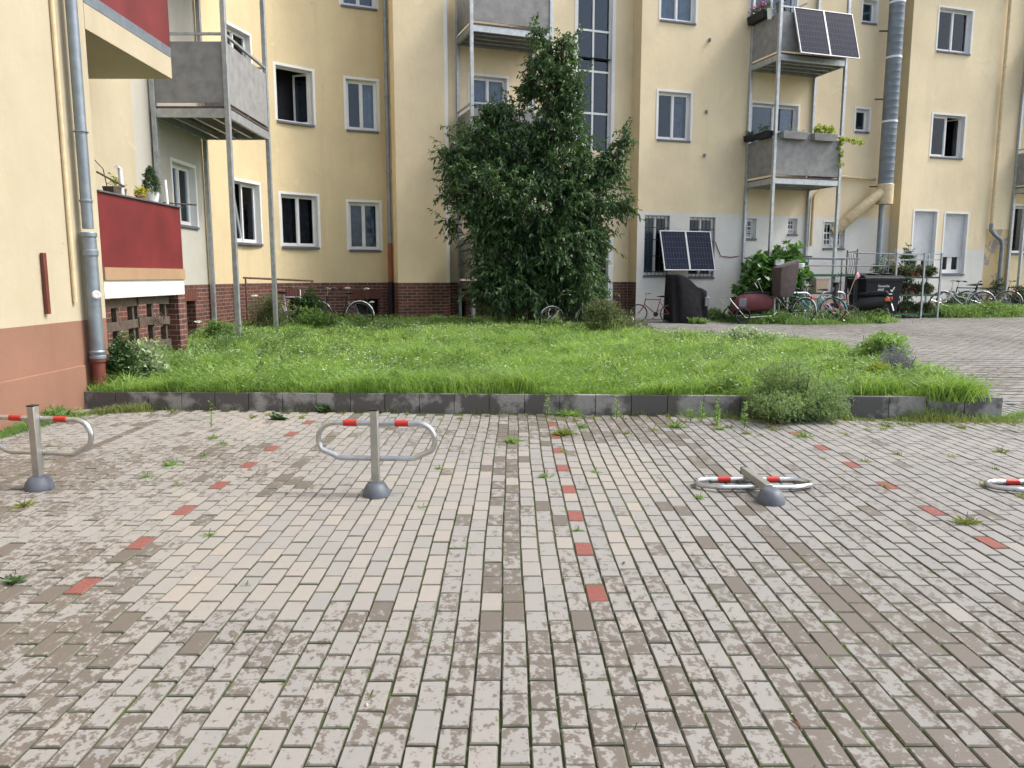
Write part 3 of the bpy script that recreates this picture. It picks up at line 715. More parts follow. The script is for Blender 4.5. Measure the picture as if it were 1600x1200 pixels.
# spiral flue
fl = wp(1371, 240, .42); fz = P2.hit(1371, 290)[1]; m = MB(); prof = []
z = fz
while z < 11.3: prof += [(.225, z), (.225, z + .19), (.2275, z + .195), (.225, z + .20)]; z += .21
m.lathe(prof, (fl.x, fl.y, 0), 20); flo = m.build('flue', FLUEM, b2, world=True, ang=60)
for y in (92, 192, 6): 
    zz = W(1375, y, fl.y).z; MB().lathe([(.236, 0), (.236, .06)], (fl.x, fl.y, zz), 20).build('flue_band', WHITE, flo, world=True)
for y in (47, 154, 291):
    zz = W(1375, y, fl.y).z; MB().box((fl.x - .28, fl.y + .1, zz), (.35, .04, .04)).build('flue_bracket', BARS, flo, world=True)
m = MB(); m.lathe([(.25, fz - .62), (.25, fz - .02), (.235, fz)], (fl.x, fl.y, 0), 16)
q1 = W(1368, 300, fl.y - .1); q2 = W(1325, 343, fl.y - .1); q3 = W(1310, 357, fl.y); q4 = wp(1303, 362, -.1)
m.tube([Vector((fl.x, fl.y, fz - .25)), (q1 + Vector((fl.x, fl.y, fz - .3))) / 2, q2, q3, q4], .165, 16); m.lathe([(.175, -.02), (.175, .02)], (0, 0, 0), 16, Matrix.Translation(q2) @ (q3 - q2).to_track_quat('Z', 'Y').to_matrix().to_4x4())
m.build('duct', CREAMP, b2, world=True)
MB().tube([(fl.x - .05, fl.y + .05, .4), (fl.x - .05, fl.y + .05, fz - .6)], .08, 12).build('downpipe', ZINC, b2, world=True)
m = MB(); m.tube([wp(1362, 281, .15), wp(1310, 277, .15), wp(1298, 280, .15), wp(1268, 306, .15), wp(1266, 312, .15), wp(1262, 385, .15)], .05, 10); m.build('waste_pipe', CREAMP, b2, world=True)
m, p, z0_, z1_ = vpipe(1559, 0, 350, .12, .055, 'x', CREAMP, z1=11.3)
for z in (4.3, 5.9, 8.2): m.lathe([(.055, 0), (.066, .01), (.066, .05), (.055, .06)], (p.x, p.y, z))
m.build('downpipe', CREAMP, b2, world=True)
MB().tube([(p.x, p.y, z0_), (p.x, p.y, z0_ - .22), (p.x + .12, p.y + .0, z0_ - .36), (p.x + .42, p.y + .12, z0_ - .52), (p.x + .5, p.y + .15, z0_ - .68), (p.x + .5, p.y + .15, .2)], .062, 12).build('downpipe', ZINC, b2, world=True)
m = MB(); m.tube([wp(1117, 378, .02), wp(1125, 400, .03), wp(1140, 402, .03), wp(1154, 400, .03)], .012, 6); m.build('cable', CLAY, b2, world=True)
for (x_, y_) in ((1108, 63), (1103, 175), (1100, 243)): MB().box(wp(x_, y_, .03), (.06, .06, .09)).build('wall_hook', GREYF, b2, world=True)
# ------------------------------------------------------------ steel balcony stacks
def stack(name, label, P0, ang, wd, dp_, levels, ph, ztop=11.0, zbase=.1, rails=True):
    """P0 = wall-side left corner, X local along the facade, -Y local outwards"""
    t = thing(name, label, 'balcony', (P0[0], P0[1], zbase), ang, 'steel balcony stacks')
    for (x, y) in ((.05, -.06), (wd - .05, -.06), (.05, -dp_), (wd - .05, -dp_)):
        m = MB(); m.box((x, y, (ztop - zbase) / 2), (.085, .085, ztop - zbase)); m.build('post', GALV, t, bevel=.006)
    for z in levels:
        z -= zbase
        m = MB()
        m.box((wd / 2, -dp_, z), (wd - .19, .06, .15)); m.box((wd / 2, -.06, z), (wd - .19, .06, .15))
        m.box((.05, -dp_ / 2 - .03, z), (.06, dp_ - .15, .15)); m.box((wd - .05, -dp_ / 2 - .03, z), (.06, dp_ - .15, .15))
        for k in range(1, 4): m.box((wd / 2, -dp_ * k / 4 - .02, z - .01), (wd - .17, .05, .09))
        fl_ = m.build('floor_frame', GALV, t)
        d = MB(); nbd = 16
        for k in range(nbd): d.box((.04 + (k + .5) * (wd - .08) / nbd, -dp_ / 2 - .03, z + .1), ((wd - .08) / nbd - .008, dp_ + .02, .035))
        d.build('deck_boards', DECK, fl_)
        za, zb = z + .175, z + 1.2
        q = MB(); q.box((wd / 2, -dp_ - .012, (za + zb) / 2), (wd - .2, .02, zb - za)); q.build('balcony_panel', PANEL, t)
        q = MB(); q.box((.045, -dp_ / 2 - .03, (za + zb) / 2), (.02, dp_ - .16, zb - za)); q.build('balcony_panel', PANEL, t)
        q = MB(); q.box((wd - .045, -dp_ / 2 - .03, (za + zb) / 2), (.02, dp_ - .16, zb - za)); q.build('balcony_panel', PANEL, t)
        r = MB(); zr = z + 1.33
        r.box((wd / 2, -dp_, zr), (wd - .19, .05, .04)); r.box((.05, -dp_ / 2 - .03, zr), (.05, dp_ - .15, .04)); r.box((wd - .05, -dp_ / 2 - .03, zr), (.05, dp_ - .15, .04))
        for x in (wd * .5,): r.box((x, -dp_ + .02, z + .72), (.04, .03, 1.2))
        r.build('handrail', GALV, t)
    return t
A18 = math.atan2(.309, .951)
# left stack: wall runs along +Y, outward is +X -> rotate 90 deg
stL = stack('balcony_stack', 'grey steel balcony stack left, beside the red balconies', (XW + .02, 14.05), R(90), 2.35, 1.36, [4.40, 7.6], None, zbase=bedz(14))
c0 = P2.hit(710, 300); stM = stack('balcony_stack', 'grey steel balcony stack partly hidden behind the tree', (c0[2].x + .05, c0[2].y + .05), A18 + R(2), 2.22, 1.3, [1.3, 4.5, 7.6], None, zbase=bedz(20))
c0 = P2.hit(1164, 240); stR = stack('balcony_stack', 'grey steel balcony stack right of centre, solar panels on its upper rail', (c0[2].x, c0[2].y), A18, 2.36, 1.33, [4.22, 7.55], None, zbase=gz(23))
c0 = P2.hit(1586, 240); stE = stack('balcony_stack', 'grey steel balcony stack cut by the right edge of the picture', (c0[2].x, c0[2].y), A18, 2.3, .5, [4.35, 7.7], None, zbase=gz(26))
# ------------------------------------------------------------ solar panels
def solar(label, topl, topr, tilt, wd=1.62, hh=1.22, grp='solar panel pairs'):
    u = (topr - topl); ang = math.atan2(u.y, u.x); w2 = u.length
    t = thing('solar_panel_pair', label, 'solar panel', topl, 0, grp); t.rotation_euler = (0, 0, ang)
    for k in range(2):
        m = MB(); ww = w2 / 2 - .006
        pn = MB().box((ww / 2, -hh / 2, 0), (ww, hh, .008)).build('panel_cells', SOLAR, t)
        rot = Matrix.Translation((k * w2 / 2, 0, 0)) @ Matrix.Rotation(R(90) - tilt, 4, 'X')
        pn.matrix_basis = rot
        fm = MB(); fw = .022
        fm.box((ww / 2, -fw / 2, .0), (ww, fw, .035)); fm.box((ww / 2, -hh + fw / 2, .0), (ww, fw, .035)); fm.box((fw / 2, -hh / 2, 0), (fw, hh - 2 * fw, .035)); fm.box((ww - fw / 2, -hh / 2, 0), (fw, hh - 2 * fw, .035))
        f_ = fm.build('panel_frame', WHITEP, t); f_.matrix_basis = rot
    m = MB()
    for x in (w2 * .12, w2 * .88):
        m.beam((x, -math.sin(tilt) * hh * .92, -math.cos(tilt) * hh * .92), (x, .12 + .0, -math.cos(tilt) * hh * .80), .03, .03)
    m.build('bracket', GALV, t)
    return t
tl = W(1240, 11, 22.35); d_ = Vector((math.cos(A18), math.sin(A18), 0))
solar('pair of dark solar panels hung on the upper balcony rail above the flower boxes', tl, tl + d_ * 1.98, R(17), hh=1.36)
tl = wp(1024, 361, .25)
solar('pair of dark solar panels leaning on the wall above the black cover', tl, tl + d_ * 1.66, R(17), hh=1.18)
# ------------------------------------------------------------ parking barriers
def barrier_parts(t):
    MB().box((0, 0, .33), (.055, .055, .57)).build('post', POSTM, t, bevel=.005); MB().box((0, 0, .619), (.058, .058, .008)).build('post_cap', BLACKP, t)
    m = MB(); zt, zb, hw = .515, .26, .42; pts_ = []
    def arc(cx, cz, r, a0, a1, n=6): return [(cx + r * math.cos(R(a0 + (a1 - a0) * i / n)), .045, cz + r * math.sin(R(a0 + (a1 - a0) * i / n))) for i in range(n + 1)]
    right = arc(hw - .12, zt - .12, .12, 90, -40, 10) + arc(.25, zb + .09, .09, -50, -90, 5)
    left = [(-x, y, z) for x, y, z in right[::-1]]
    m.tube(right + left, .0195, 10, closed=True); lp = m.build('loop', GALVB, t)
    for s_ in (-1, 1):
        MB().tube([(s_ * .185 - .048, .045, zt), (s_ * .185 + .048, .045, zt)], .0235, 12).build('red_sleeve', REDP, t)
    w_ = MB(); w_.box((0, .034, zt), (.06, .02, .045)); w_.box((0, .034, zb), (.06, .02, .045)); w_.build('weld_plate', POSTM, t)
def base_part(t):
    m = MB(); prof = [(.105, 0), (.104, .02), (.094, .05), (.072, .085), (.05, .098), (.03, .10)]
    vs = MB(); vs.lathe(prof, (0, 0, 0), 20)
    vs.v = [(x * .92, y * 1.0, z) for x, y, z in vs.v]; vs.build('base', BASEP, t)
G_ = 'folding parking barriers'
def up(px, Y, rz, label):
    g = GX(px, Y); t = thing('parking_barrier', label, 'barrier', g, rz, G_); barrier_parts(t); base_part(t); return t
up(588, 5.32, R(-3), 'upright steel folding parking barrier with two red sleeves, nearest the middle')
up(62, 5.50, R(-9), 'upright steel folding parking barrier at the left edge')
def down(x, y, rz, label):
    t = thing('parking_barrier', label, 'barrier', (x, y, 0), rz, G_); base_part(t)
    bef = set(t.children); barrier_parts(t)
    Mr = Matrix.Translation((0, .05, .086)) @ Matrix.Rotation(R(-92), 4, 'X') @ Matrix.Translation((0, 0, -.05))
    for c in t.children:
        if c not in bef: c.matrix_basis = Mr
    return t
down(1.79, 5.15, R(0), 'folded down parking barrier lying on the paving, whole in view')
g4 = down(3.90, 5.07, R(-3), 'folded down parking barrier cut by the right edge')
# ------------------------------------------------------------ bicycles
def wheel_mesh(t, cx, Rr, tyre=RUBBER, name='wheel'):
    m = MB(); n_ = 28
    m.tube([(cx + (Rr - .03) * math.cos(a), 0, Rr + (Rr - .03) * math.sin(a)) for a in [2 * math.pi * i / n_ for i in range(n_)]], .009, 6, closed=True)
    for i in range(16):
        a = 2 * math.pi * i / 16; m.tube([(cx + .02 * math.cos(a + .5), .012 * (-1) ** i, Rr + .02 * math.sin(a + .5)), (cx + (Rr - .035) * math.cos(a), 0, Rr + (Rr - .035) * math.sin(a))], .0022, 4, caps=False)
    m.tube([(cx, -.045, Rr), (cx, .045, Rr)], .018, 8)
    w_ = m.build(name, GALVB, t)
    MB().tube([(cx + (Rr - .012) * math.cos(a), 0, Rr + (Rr - .012) * math.sin(a)) for a in [2 * math.pi * i / n_ for i in range(n_)]], .017, 8, closed=True).build('tyre', tyre, w_)
def bicycle(label, loc, rz, paint, scale=1.0, Rr=.34, guard=None, step=False, lean=0, basket=None, bars='up', saddle=BLACKP, rear_light=False, grp='bicycles parked along the wall'):
    t = thing('bicycle', label, 'bicycle', loc, 0, grp); t.rotation_euler = (R(lean), 0, rz); t.scale = (scale,) * 3
    wb = .53; wheel_mesh(t, -wb, Rr); wheel_mesh(t, wb, Rr)
    bb = (-.08, 0, .28); st = (-.22, 0, .78); hd0 = (.33, 0, .62); hd1 = (.29, 0, .82)
    m = MB(); m.tube([bb, (-.24, 0, .84)], .016, 8); m.tube([hd0, hd1], .02, 8)
    if step: m.tube([hd0, (.1, 0, .42), bb], .019, 8); m.tube([hd1, (.12, 0, .56), (-.14, 0, .5)], .015, 8)
    else: m.tube([hd0, bb], .019, 8); m.tube([(.295, 0, .79), st], .016, 8)
    for s_ in (-1, 1):
        m.tube([bb, (-wb, s_ * .05, Rr)], .009, 6); m.tube([(-.2, s_ * .02, .72), (-wb, s_ * .05, Rr)], .008, 6)
    m.build('frame', paint, t)
    m = MB()
    for s_ in (-1, 1): m.tube([(.335, s_ * .03, .60), (.40, s_ * .05, .48), (wb, s_ * .05, Rr)], .011, 6)
    m.tube([(.335, -.035, .60), (.335, .035, .60)], .014, 6); m.build('fork', CHROME if paint in (BLKM, TEAL, BLUM) else paint, t)
    m = MB(); m.tube([hd1, (.27, 0, .97)], .013, 8)
    if bars == 'up': m.tube([(.1, -.27, 1.0), (.2, -.26, 1.03), (.32, -.12, 1.0), (.28, 0, .97), (.32, .12, 1.0), (.2, .26, 1.03), (.1, .27, 1.0)], .011, 6)
    else: m.tube([(.22, -.29, .99), (.27, -.1, .98), (.27, .1, .98), (.22, .29, .99)], .012, 6)
    hb = m.build('handlebar', CHROME, t); 
    for s_ in (-1, 1): 
        a = (.1, s_ * .27, 1.0) if bars == 'up' else (.24, s_ * .24, .985); b_ = (-.0, s_ * .275, .985) if bars == 'up' else (.21, s_ * .33, .99)
        MB().tube([a, b_], .018, 8).build('grip', BLACKP, hb)
    m = MB(); m.tube([(-.38, 0, .885), (-.30, 0, .90), (-.18, 0, .89), (-.09, 0, .885)], [.075, .085, .045, .02], 10); m.v = [(x, y, .895 + (z - .895) * .4) for x, y, z in m.v]; m.build('saddle', saddle, t)
    if guard:
        for cx, a0, a1 in ((-wb, -10, 165), (wb, 20, 150)):
            m = MB(); rr = Rr + .028; k_ = 14; vs = []
            for i in range(k_ + 1):
                a = R(a0 + (a1 - a0) * i / k_) if cx < 0 else R(a0 + 10 + (a1 - a0) * i / k_)
                if cx < 0: a = math.pi - a + R(-10)
                for y_, dr_ in ((-.026, -.012), (0, .004), (.026, -.012)): vs.append((cx + (rr + dr_) * math.cos(a), y_, Rr + (rr + dr_) * math.sin(a)))
            m.add(vs, [(3 * i + j, 3 * i + j + 1, 3 * i + j + 4, 3 * i + j + 3) for i in range(k_) for j in range(2)]); g = m.build('mudguard', guard, t, ang=60)
            sm = g.modifiers.new('thick', 'SOLIDIFY'); sm.thickness = .003
    m = MB(); m.lathe([(.085, -.003), (.085, .003)], (0, 0, 0), 18, Matrix.Translation((-.08, .045, .28)) @ Matrix.Rotation(R(90), 4, 'X'))
    m.beam((-.08, .06, .28), (-.0, .06, .14), .02, .012); m.beam((-.08, -.06, .28), (-.16, -.06, .42), .02, .012); m.box((0, .1, .14), (.09, .08, .02)); m.box((-.16, -.1, .42), (.09, .08, .02))
    m.tube([(-.08, -.06, .28), (-.08, .06, .28)], .01, 6); m.build('crank', BLKM, t)
    m = MB(); m.beam((-.66, -.05, .73), (-.26, -.05, .74), .012, .01); m.beam((-.66, .05, .73), (-.26, .05, .74), .012, .01)
    for x in (-.64, -.5, -.36): m.beam((x, -.06, .735), (x, .06, .735), .01, .01)
    m.beam((-.6, .05, .73), (-wb, .055, Rr), .008, .008); m.beam((-.6, -.05, .73), (-wb, -.055, Rr), .008, .008); m.build('luggage_rack', BLKM if paint != SILV else SILV, t)
    if rear_light: MB().box((-.72, 0, .70), (.05, .10, .07)).build('rear_light', REDL, t, bevel=.01)
    return t
def bk(label, px, Y, rz, *a, dz=0, **k): g = GX(px, Y); g.z += dz; return bicycle(label, g, rz, *a, **k)
bk('small red bicycle left of the black covered object', 1021, 21.4, R(158), REDM, .80, .31, bars='flat')
bk('turquoise city bicycle with turquoise mudguards at the bike stands', 1268, 21.6, R(152), TEAL, 1.0, .34, guard=TEAL, step=True, saddle=BAGB)
bk('pink child bicycle between the turquoise bicycle and the scooter', 1303, 21.35, R(150), PINK, .72, .34, step=True, saddle=REDM)
bk('dark city bicycle carrying a brown bag beside the balcony post', 1229, 21.35, R(125), BLKM, 1, .34, guard=WHITE, step=True, lean=4, rear_light=True)
bk('silver city bicycle parked right of the plant rack', 1501, 23.9, R(168), SILV, 1.06, .35, guard=SILV, step=True)
bk('black bicycle with red rear lamp behind the silver bicycle', 1541, 24.5, R(150), BLKM, 1.05, .35, guard=SILV, rear_light=True, bars='flat')
bk('black bicycle at the far right, half hidden in plants', 1590, 24.9, R(160), BLKM, 1.05, .35, bars='flat')
bk('black bicycle leaning behind the silver bicycle handlebars', 1509, 24.7, R(170), BLKM, 1.05, .35, bars='flat')
bk('bicycle with white mudguards half hidden in the weeds under the tree', 890, 17.7, R(200), BLKM, .85, .34, guard=WHITE, step=True, dz=.08)
bk('white and blue bicycle leaning on the rusty railing left of the brick wall', 452, 18.4, R(-28), BLUM, 1, .34, guard=WHITE, lean=-8, dz=.06, bars='flat')
bk('black bicycle with white mudguards below the window with lace curtains', 531, 18.9, R(175), BLKM, .98, .34, guard=WHITE, dz=.04, saddle=BLACKP)
# brown bag on the dark bicycle
g = GX(1221, 21.15)
m = MB(); vs = []; prof = [(0, .20, .14), (.15, .24, .17), (.5, .27, .19), (.82, .29, .2), (.9, .285, .2)]
for z_, a_, b__ in prof:
    for sx, sy in ((-1, -1), (-.0, -1.12), (1, -1), (1.06, 0), (1, 1), (0, 1.1), (-1, 1), (-1.05, 0)): vs.append((sx * a_ + .05 * z_, sy * b__, z_ * .98 + (.08 * sx if z_ > .8 else 0)))
m.add(vs, [(8 * i + j, 8 * i + (j + 1) % 8, 8 * i + 8 + (j + 1) % 8, 8 * i + 8 + j) for i in range(4) for j in range(8)] + [tuple(range(8))[::-1], tuple(range(32, 40))])
bagp = thing('bag', 'tall dark brown bag on the rack of the dark city bicycle', 'bag', (g.x, g.y, .98), R(20))
m.build('bag_body', BAGB, bagp, ang=50, bevel=.015); MB().tube([(-.26, -.2, .87), (.0, -.23, .93), (.3, -.2, 1.0)], .012, 6).build('bag_rim', GREYF, bagp)
# ------------------------------------------------------------ child trailer
g = GX(1171, 21.3); t = thing('bike_trailer', 'dark red bicycle trailer with grey window lying beside the brown bag bicycle', 'trailer', g, R(8))
m = MB(); vs = []; secs = [(-.52, .12, .30, .36), (-.42, .26, .32, .60), (-.2, .31, .30, .78), (.15, .32, .30, .80), (.42, .30, .32, .78), (.58, .22, .38, .70)]
for x, hw_, zb, zt in secs:
    for k_ in range(12):
        a = 2 * math.pi * k_ / 12; ca, sa = math.cos(a), math.sin(a)
        vs.append((x, hw_ * (abs(ca) ** .6) * (1 if ca > 0 else -1), (zb + zt) / 2 + (zt - zb) / 2 * (abs(sa) ** .7) * (1 if sa > 0 else -1)))
m.add(vs, [(12 * i + j, 12 * i + (j + 1) % 12, 12 * i + 12 + (j + 1) % 12, 12 * i + 12 + j) for i in range(5) for j in range(12)] + [tuple(range(12))[::-1], tuple(range(60, 72))]); m.build('trailer_body', TRAIL, t, ang=60)
MB().box((-.36, -.30, .56), (.2, .02, .22), r=Matrix.Rotation(R(-10), 3, 'Z')).build('window', GREYF, t, bevel=.03)
m = MB(); m.tube([(-.75, -.34, .68), (-.72, -.36, .62), (-.3, -.38, .16), (.5, -.36, .2), (.62, -.3, .3)], .014, 6); m.tube([(-.75, .34, .68), (-.72, .36, .62), (-.3, .38, .16), (.5, .36, .2)], .014, 6); m.tube([(-.75, -.34, .68), (-.75, .34, .68)], .012, 6); m.tube([(-.3, -.38, .16), (-.3, .38, .16)], .012, 6); m.build('trailer_frame', SILV, t)
for s_ in (-1, 1):
    m = MB(); m.tube([(-.38 + .2 * math.cos(a), s_ * .40, .22 + .2 * math.sin(a)) for a in [2 * math.pi * i / 20 for i in range(20)]], .022, 8, closed=True); m.tube([(-.38, s_ * .37, .22), (-.38, s_ * .43, .22)], .02, 8)
    for i in range(8): a = math.pi * i / 4; m.tube([(-.38, s_ * .4, .22), (-.38 + .2 * math.cos(a), s_ * .4, .22 + .2 * math.sin(a))], .003, 4)
    m.build('wheel', RUBBER, t)
m = MB(); m.tube([(.1, -.2, .95), (.0, -.22, 1.08), (.12, -.1, 1.12), (.2, .1, 1.16), (.34, .18, 1.2)], .018, 8); m.tube([(.45, 0, .6), (.2, 0, 1.14)], .012, 6); m.build('push_bar', CHROME, t)
MB().tube([(-.2, 0, .80), (.2, .02, .83), (.55, 0, .80)], .03, 8).build('hood_roll', BLACKP, t)
# ------------------------------------------------------------ black cover
g = GX(1073, 21.4); t = thing('vehicle_cover', 'black fabric cover draped over a scooter below the wall solar panels', 'cover', g, R(10))
NX, NZ = 40, 16; vs = []
for k_ in range(NZ + 1):
    f_ = k_ / NZ
    for j in range(NX):
        a = 2 * math.pi * j / NX; ca, sa = math.cos(a), math.sin(a)
        ex, ey = .60 - .04 * f_, .36 - .10 * f_
        x = ex * (abs(ca) ** .55) * (1 if ca > 0 else -1); y = ey * (abs(sa) ** .7) * (1 if sa > 0 else -1)
        # top profile: high on the left, low on the right with a shoulder
        top = 1.30 - .04 * abs(x + .3) if x < -.05 else (1.28 - 1.5 * (x + .05) if x < .17 else .95 - .9 * (x - .17) ** 2)
        z = top * (1 - (1 - f_) ** 1.15) if k_ < NZ else top
        fold = (.05 * math.sin(a * 7 + 2 * f_) + .03 * math.sin(a * 13 + 1)) * (1 - f_) ** .6
        x += fold * ca - .07 * f_ * (1 if x < 0 else .4); y += fold * sa; vs.append((x, y, z + .02))
m = MB(); m.add(vs, [(NX * i + j, NX * i + (j + 1) % NX, NX * i + NX + (j + 1) % NX, NX * i + NX + j) for i in range(NZ) for j in range(NX)])
nv = len(m.v); ctr = []
for i in range(NX): pass
# cap: inner rings
rings = [NZ * NX]
for q in (.66, .33, .05):
    st_ = len(m.v); base_ = vs[NZ * NX:(NZ + 1) * NX]
    for (x, y, z) in base_: m.v.append((x, y * q, z + .02 * (1 - q)))
    rings.append(st_)
for r0, r1 in zip(rings, rings[1:]):
    for j in range(NX): m.f.append((r0 + j, r0 + (j + 1) % NX, r1 + (j + 1) % NX, r1 + j)); m.m.append(0)
cov = m.build('cover_cloth', BLACKC, t, ang=70); ss_ = cov.modifiers.new('sub', 'SUBSURF'); ss_.levels = 1; ss_.render_levels = 1
MB().box((.42, -.36, .58), (.13, .03, .26)).build('clear_window', GREYF, t, bevel=.02)
# ------------------------------------------------------------ wheelie container
g = GX(1363, 22.95); t = thing('waste_container', 'large black waste container with white lettering between the scooter and plant rack', 'waste bin', g, A18 * .6)
m = MB(); bw, bd_, bh = .60, .45, 1.16
vs = [(-bw * .86, -bd_ * .8, .12), (bw * .86, -bd_ * .8, .12), (bw * .86, bd_ * .8, .12), (-bw * .86, bd_ * .8, .12), (-bw, -bd_, bh), (bw, -bd_, bh), (bw, bd_, bh), (-bw, bd_, bh)]
m.add(vs, [(0, 3, 2, 1), (4, 5, 6, 7), (0, 1, 5, 4), (1, 2, 6, 5), (2, 3, 7, 6), (3, 0, 4, 7)]); m.box((0, 0, bh - .03), (bw * 2 + .06, bd_ * 2 + .06, .07)); m.build('container_body', BLACKP, t, bevel=.012)
m = MB(); m.prism([(-bd_ - .05, bh + .012), (bd_ + .03, bh + .012), (bd_ * .9, bh + .11), (0, bh + .15), (-bd_ * .85, bh + .09)], 'x', -bw - .05, bw + .05); m.box((-.22, -.05, bh + .145), (.3, .5, .03)); m.box((.22, -.05, bh + .145), (.3, .5, .03)); m.build('lid', BLACKP, t, bevel=.02)
for x in (-.42, .42):
    for y in (-.3, .3): MB().tube([(x - .03, y, .07), (x + .03, y, .07)], .07, 12).build('wheel', RUBBER, t)
def text(s_, size, loc, rot, mat, parent, name='lettering'):
    cu = bpy.data.curves.new(name, 'FONT'); cu.body = s_; cu.size = size; cu.extrude = .002; cu.materials.append(mat)
    o = bpy.data.objects.new(name, cu); C.objects.link(o); dg = bpy.context.evaluated_depsgraph_get(); me = bpy.data.meshes.new_from_object(o.evaluated_get(dg)); bpy.data.objects.remove(o)
    o = bpy.data.objects.new(name, me); C.objects.link(o); o.parent = parent; o.location = loc; o.rotation_euler = rot; return o
tl_ = math.atan2(bd_ * .2, bh - .12)
text('Gewerbe\nabfall', .10, (-.20, -bd_ * .955 - .008, .92), (R(90) + tl_, 0, 0), WHITE, t)
m = MB(); m.beam((.22, -bd_ + .014, .84), (.27, -bd_ + .018, .79), .01, .03); m.beam((.27, -bd_ + .018, .79), (.34, -bd_ + .004, .92), .01, .03); m.box((.07, -bd_ + .022, .72), (.42, .02, .03)); m.build('logo_mark', WHITE, t)
# ------------------------------------------------------------ scooter
g = GX(1336, 21.7); t = thing('motor_scooter', 'black motor scooter with orange rear lamps parked in front of the waste container', 'scooter', g, R(148))
for x in (-.55, .62):
    m = MB(); m.tube([(x + .2 * math.cos(a), 0, .25 + .2 * math.sin(a)) for a in [2 * math.pi * i / 20 for i in range(20)]], .05, 8, closed=True); m.tube([(x, -.06, .25), (x, .06, .25)], .1, 10); m.build('wheel', RUBBER, t)
m = MB(); vs = []; secs = [(-.86, .06, .58, .68), (-.75, .12, .46, .74), (-.5, .16, .34, .76), (-.15, .17, .26, .72), (.05, .12, .24, .5), (.3, .15, .22, .32)]
for x, hw_, zb, zt in secs:
    for k_ in range(10):
        a = 2 * math.pi * k_ / 10; vs.append((x, hw_ * math.cos(a), (zb + zt) / 2 + (zt - zb) / 2 * math.sin(a)))
m.add(vs, [(10 * i + j, 10 * i + (j + 1) % 10, 10 * i + 10 + (j + 1) % 10, 10 * i + 10 + j) for i in range(5) for j in range(10)] + [tuple(range(10))[::-1], tuple(range(50, 60))]); m.build('body', BLKM, t, ang=60)
m = MB(); m.prism([(.3, .24), (.42, .26), (.62, .62), (.56, 1.0), (.5, 1.02), (.52, .62)], 'y', -.17, .17); m.build('leg_shield', BLKM, t, bevel=.02)
m = MB(); m.prism([(-.82, .76), (-.78, .86), (-.4, .84), (-.1, .80), (.0, .76), (-.4, .72)], 'y', -.12, .12); m.build('seat', BLACKP, t, bevel=.03)
m = MB(); m.tube([(.46, -.33, 1.08), (.54, -.1, 1.06), (.54, .1, 1.06), (.46, .33, 1.08)], .018, 8); m.box((.56, 0, 1.02), (.14, .24, .14)); m.build('handlebar', BLACKP, t, bevel=.01)
for s_ in (-1, 1):
    m = MB(); m.tube([(.5, s_ * .2, 1.08), (.48, s_ * .27, 1.26)], .006, 6); m.lathe([(.02, -.01), (.065, -.008), (.065, .008), (.02, .012)], (0, 0, 0), 14, Matrix.Translation((.47, s_ * .29, 1.3)) @ Matrix.Rotation(R(80), 4, 'Y')); m.build('mirror', CHROME if s_ > 0 else BLACKP, t)
MB().box((-.89, 0, .66), (.05, .16, .08)).build('tail_lamp', REDL, t, bevel=.015)
for s_ in (-1, 1): MB().box((-.80, s_ * .14, .62), (.12, .05, .075)).build('indicator', ORANGE, t, bevel=.015)
m = MB(); m.box((-.93, 0, .42), (.012, .24, .20), r=Matrix.Rotation(R(18), 3, 'Y')); m.build('number_plate', PLATE, t)
m = MB(); m.prism([(-.88, .58), (-.95, .3), (-.9, .3), (-.8, .55)], 'y', -.08, .08); m.build('rear_guard', BLACKP, t)
m = MB(); m.tube([(.62, .06, .27), (.5, .06, .7)], .025, 8); m.tube([(.62, -.06, .27), (.5, -.06, .7)], .025, 8); m.build('fork', CHROME, t)
m = MB(); m.tube([(-.2, -.17, .24), (-.5, -.2, .26), (-.8, -.2, .34)], [.03, .05, .05], 8); m.build('exhaust', GREYF, t)
# flag
g = GX(1321, 21.5); f0 = W(1321, 475, 21.5); f1 = W(1340, 424, 21.5)
t = thing('pennant', 'pink and white pennant on a thin yellow rod behind the pink child bicycle', 'flag', (f0.x, f0.y, f0.z - .3))
MB().tube([f0 - (f1 - f0) * .3, f0, f1], .009, 6).build('flag_rod', BOXB, t, world=True)
m = MB(); d1 = W(1334, 440, 21.5); d2 = W(1343, 433, 21.5); vs = []
for i in range(7):
    s_ = i / 6; a = f1.lerp(d1, s_); b_ = f1.lerp(d2, s_); b_.y += .03 * math.sin(s_ * 6); vs += [a, b_ + (b_ - f0) * .02]
m.add(vs, [(2 * i, 2 * i + 1, 2 * i + 3, 2 * i + 2) for i in range(6)]); fo = m.build('flag_cloth', M('pink_cloth', (.75, .30, .38), .8, 0, .35, 14), t, world=True); sm = fo.modifiers.new('s', 'SOLIDIFY'); sm.thickness = .004
# bike stands (hoops)
def hoop(px, Y, ww, label, rz=0):
    g = GX(px, Y); t = MB().tube([(-ww / 2, 0, 0), (-ww / 2, 0, .68), (-ww / 2 + .04, 0, .76), (-ww / 2 + .12, 0, .8), (ww / 2 - .12, 0, .8), (ww / 2 - .04, 0, .76), (ww / 2, 0, .68), (ww / 2, 0, 0)], .03, 10).build('bike_stand', GALV, loc=g, rot=(0, 0, rz))
    tag(t, label, 'bike stand', 'steel hoop bike stands')
hoop(1246, 21.6, .68, 'steel hoop bike stand in front of the turquoise bicycle', R(10)); hoop(1299, 22.05, .76, 'steel hoop bike stand behind the pink child bicycle', R(10)); hoop(1212, 21.55, .6, 'steel hoop bike stand between the trailer and the brown bag', R(60))
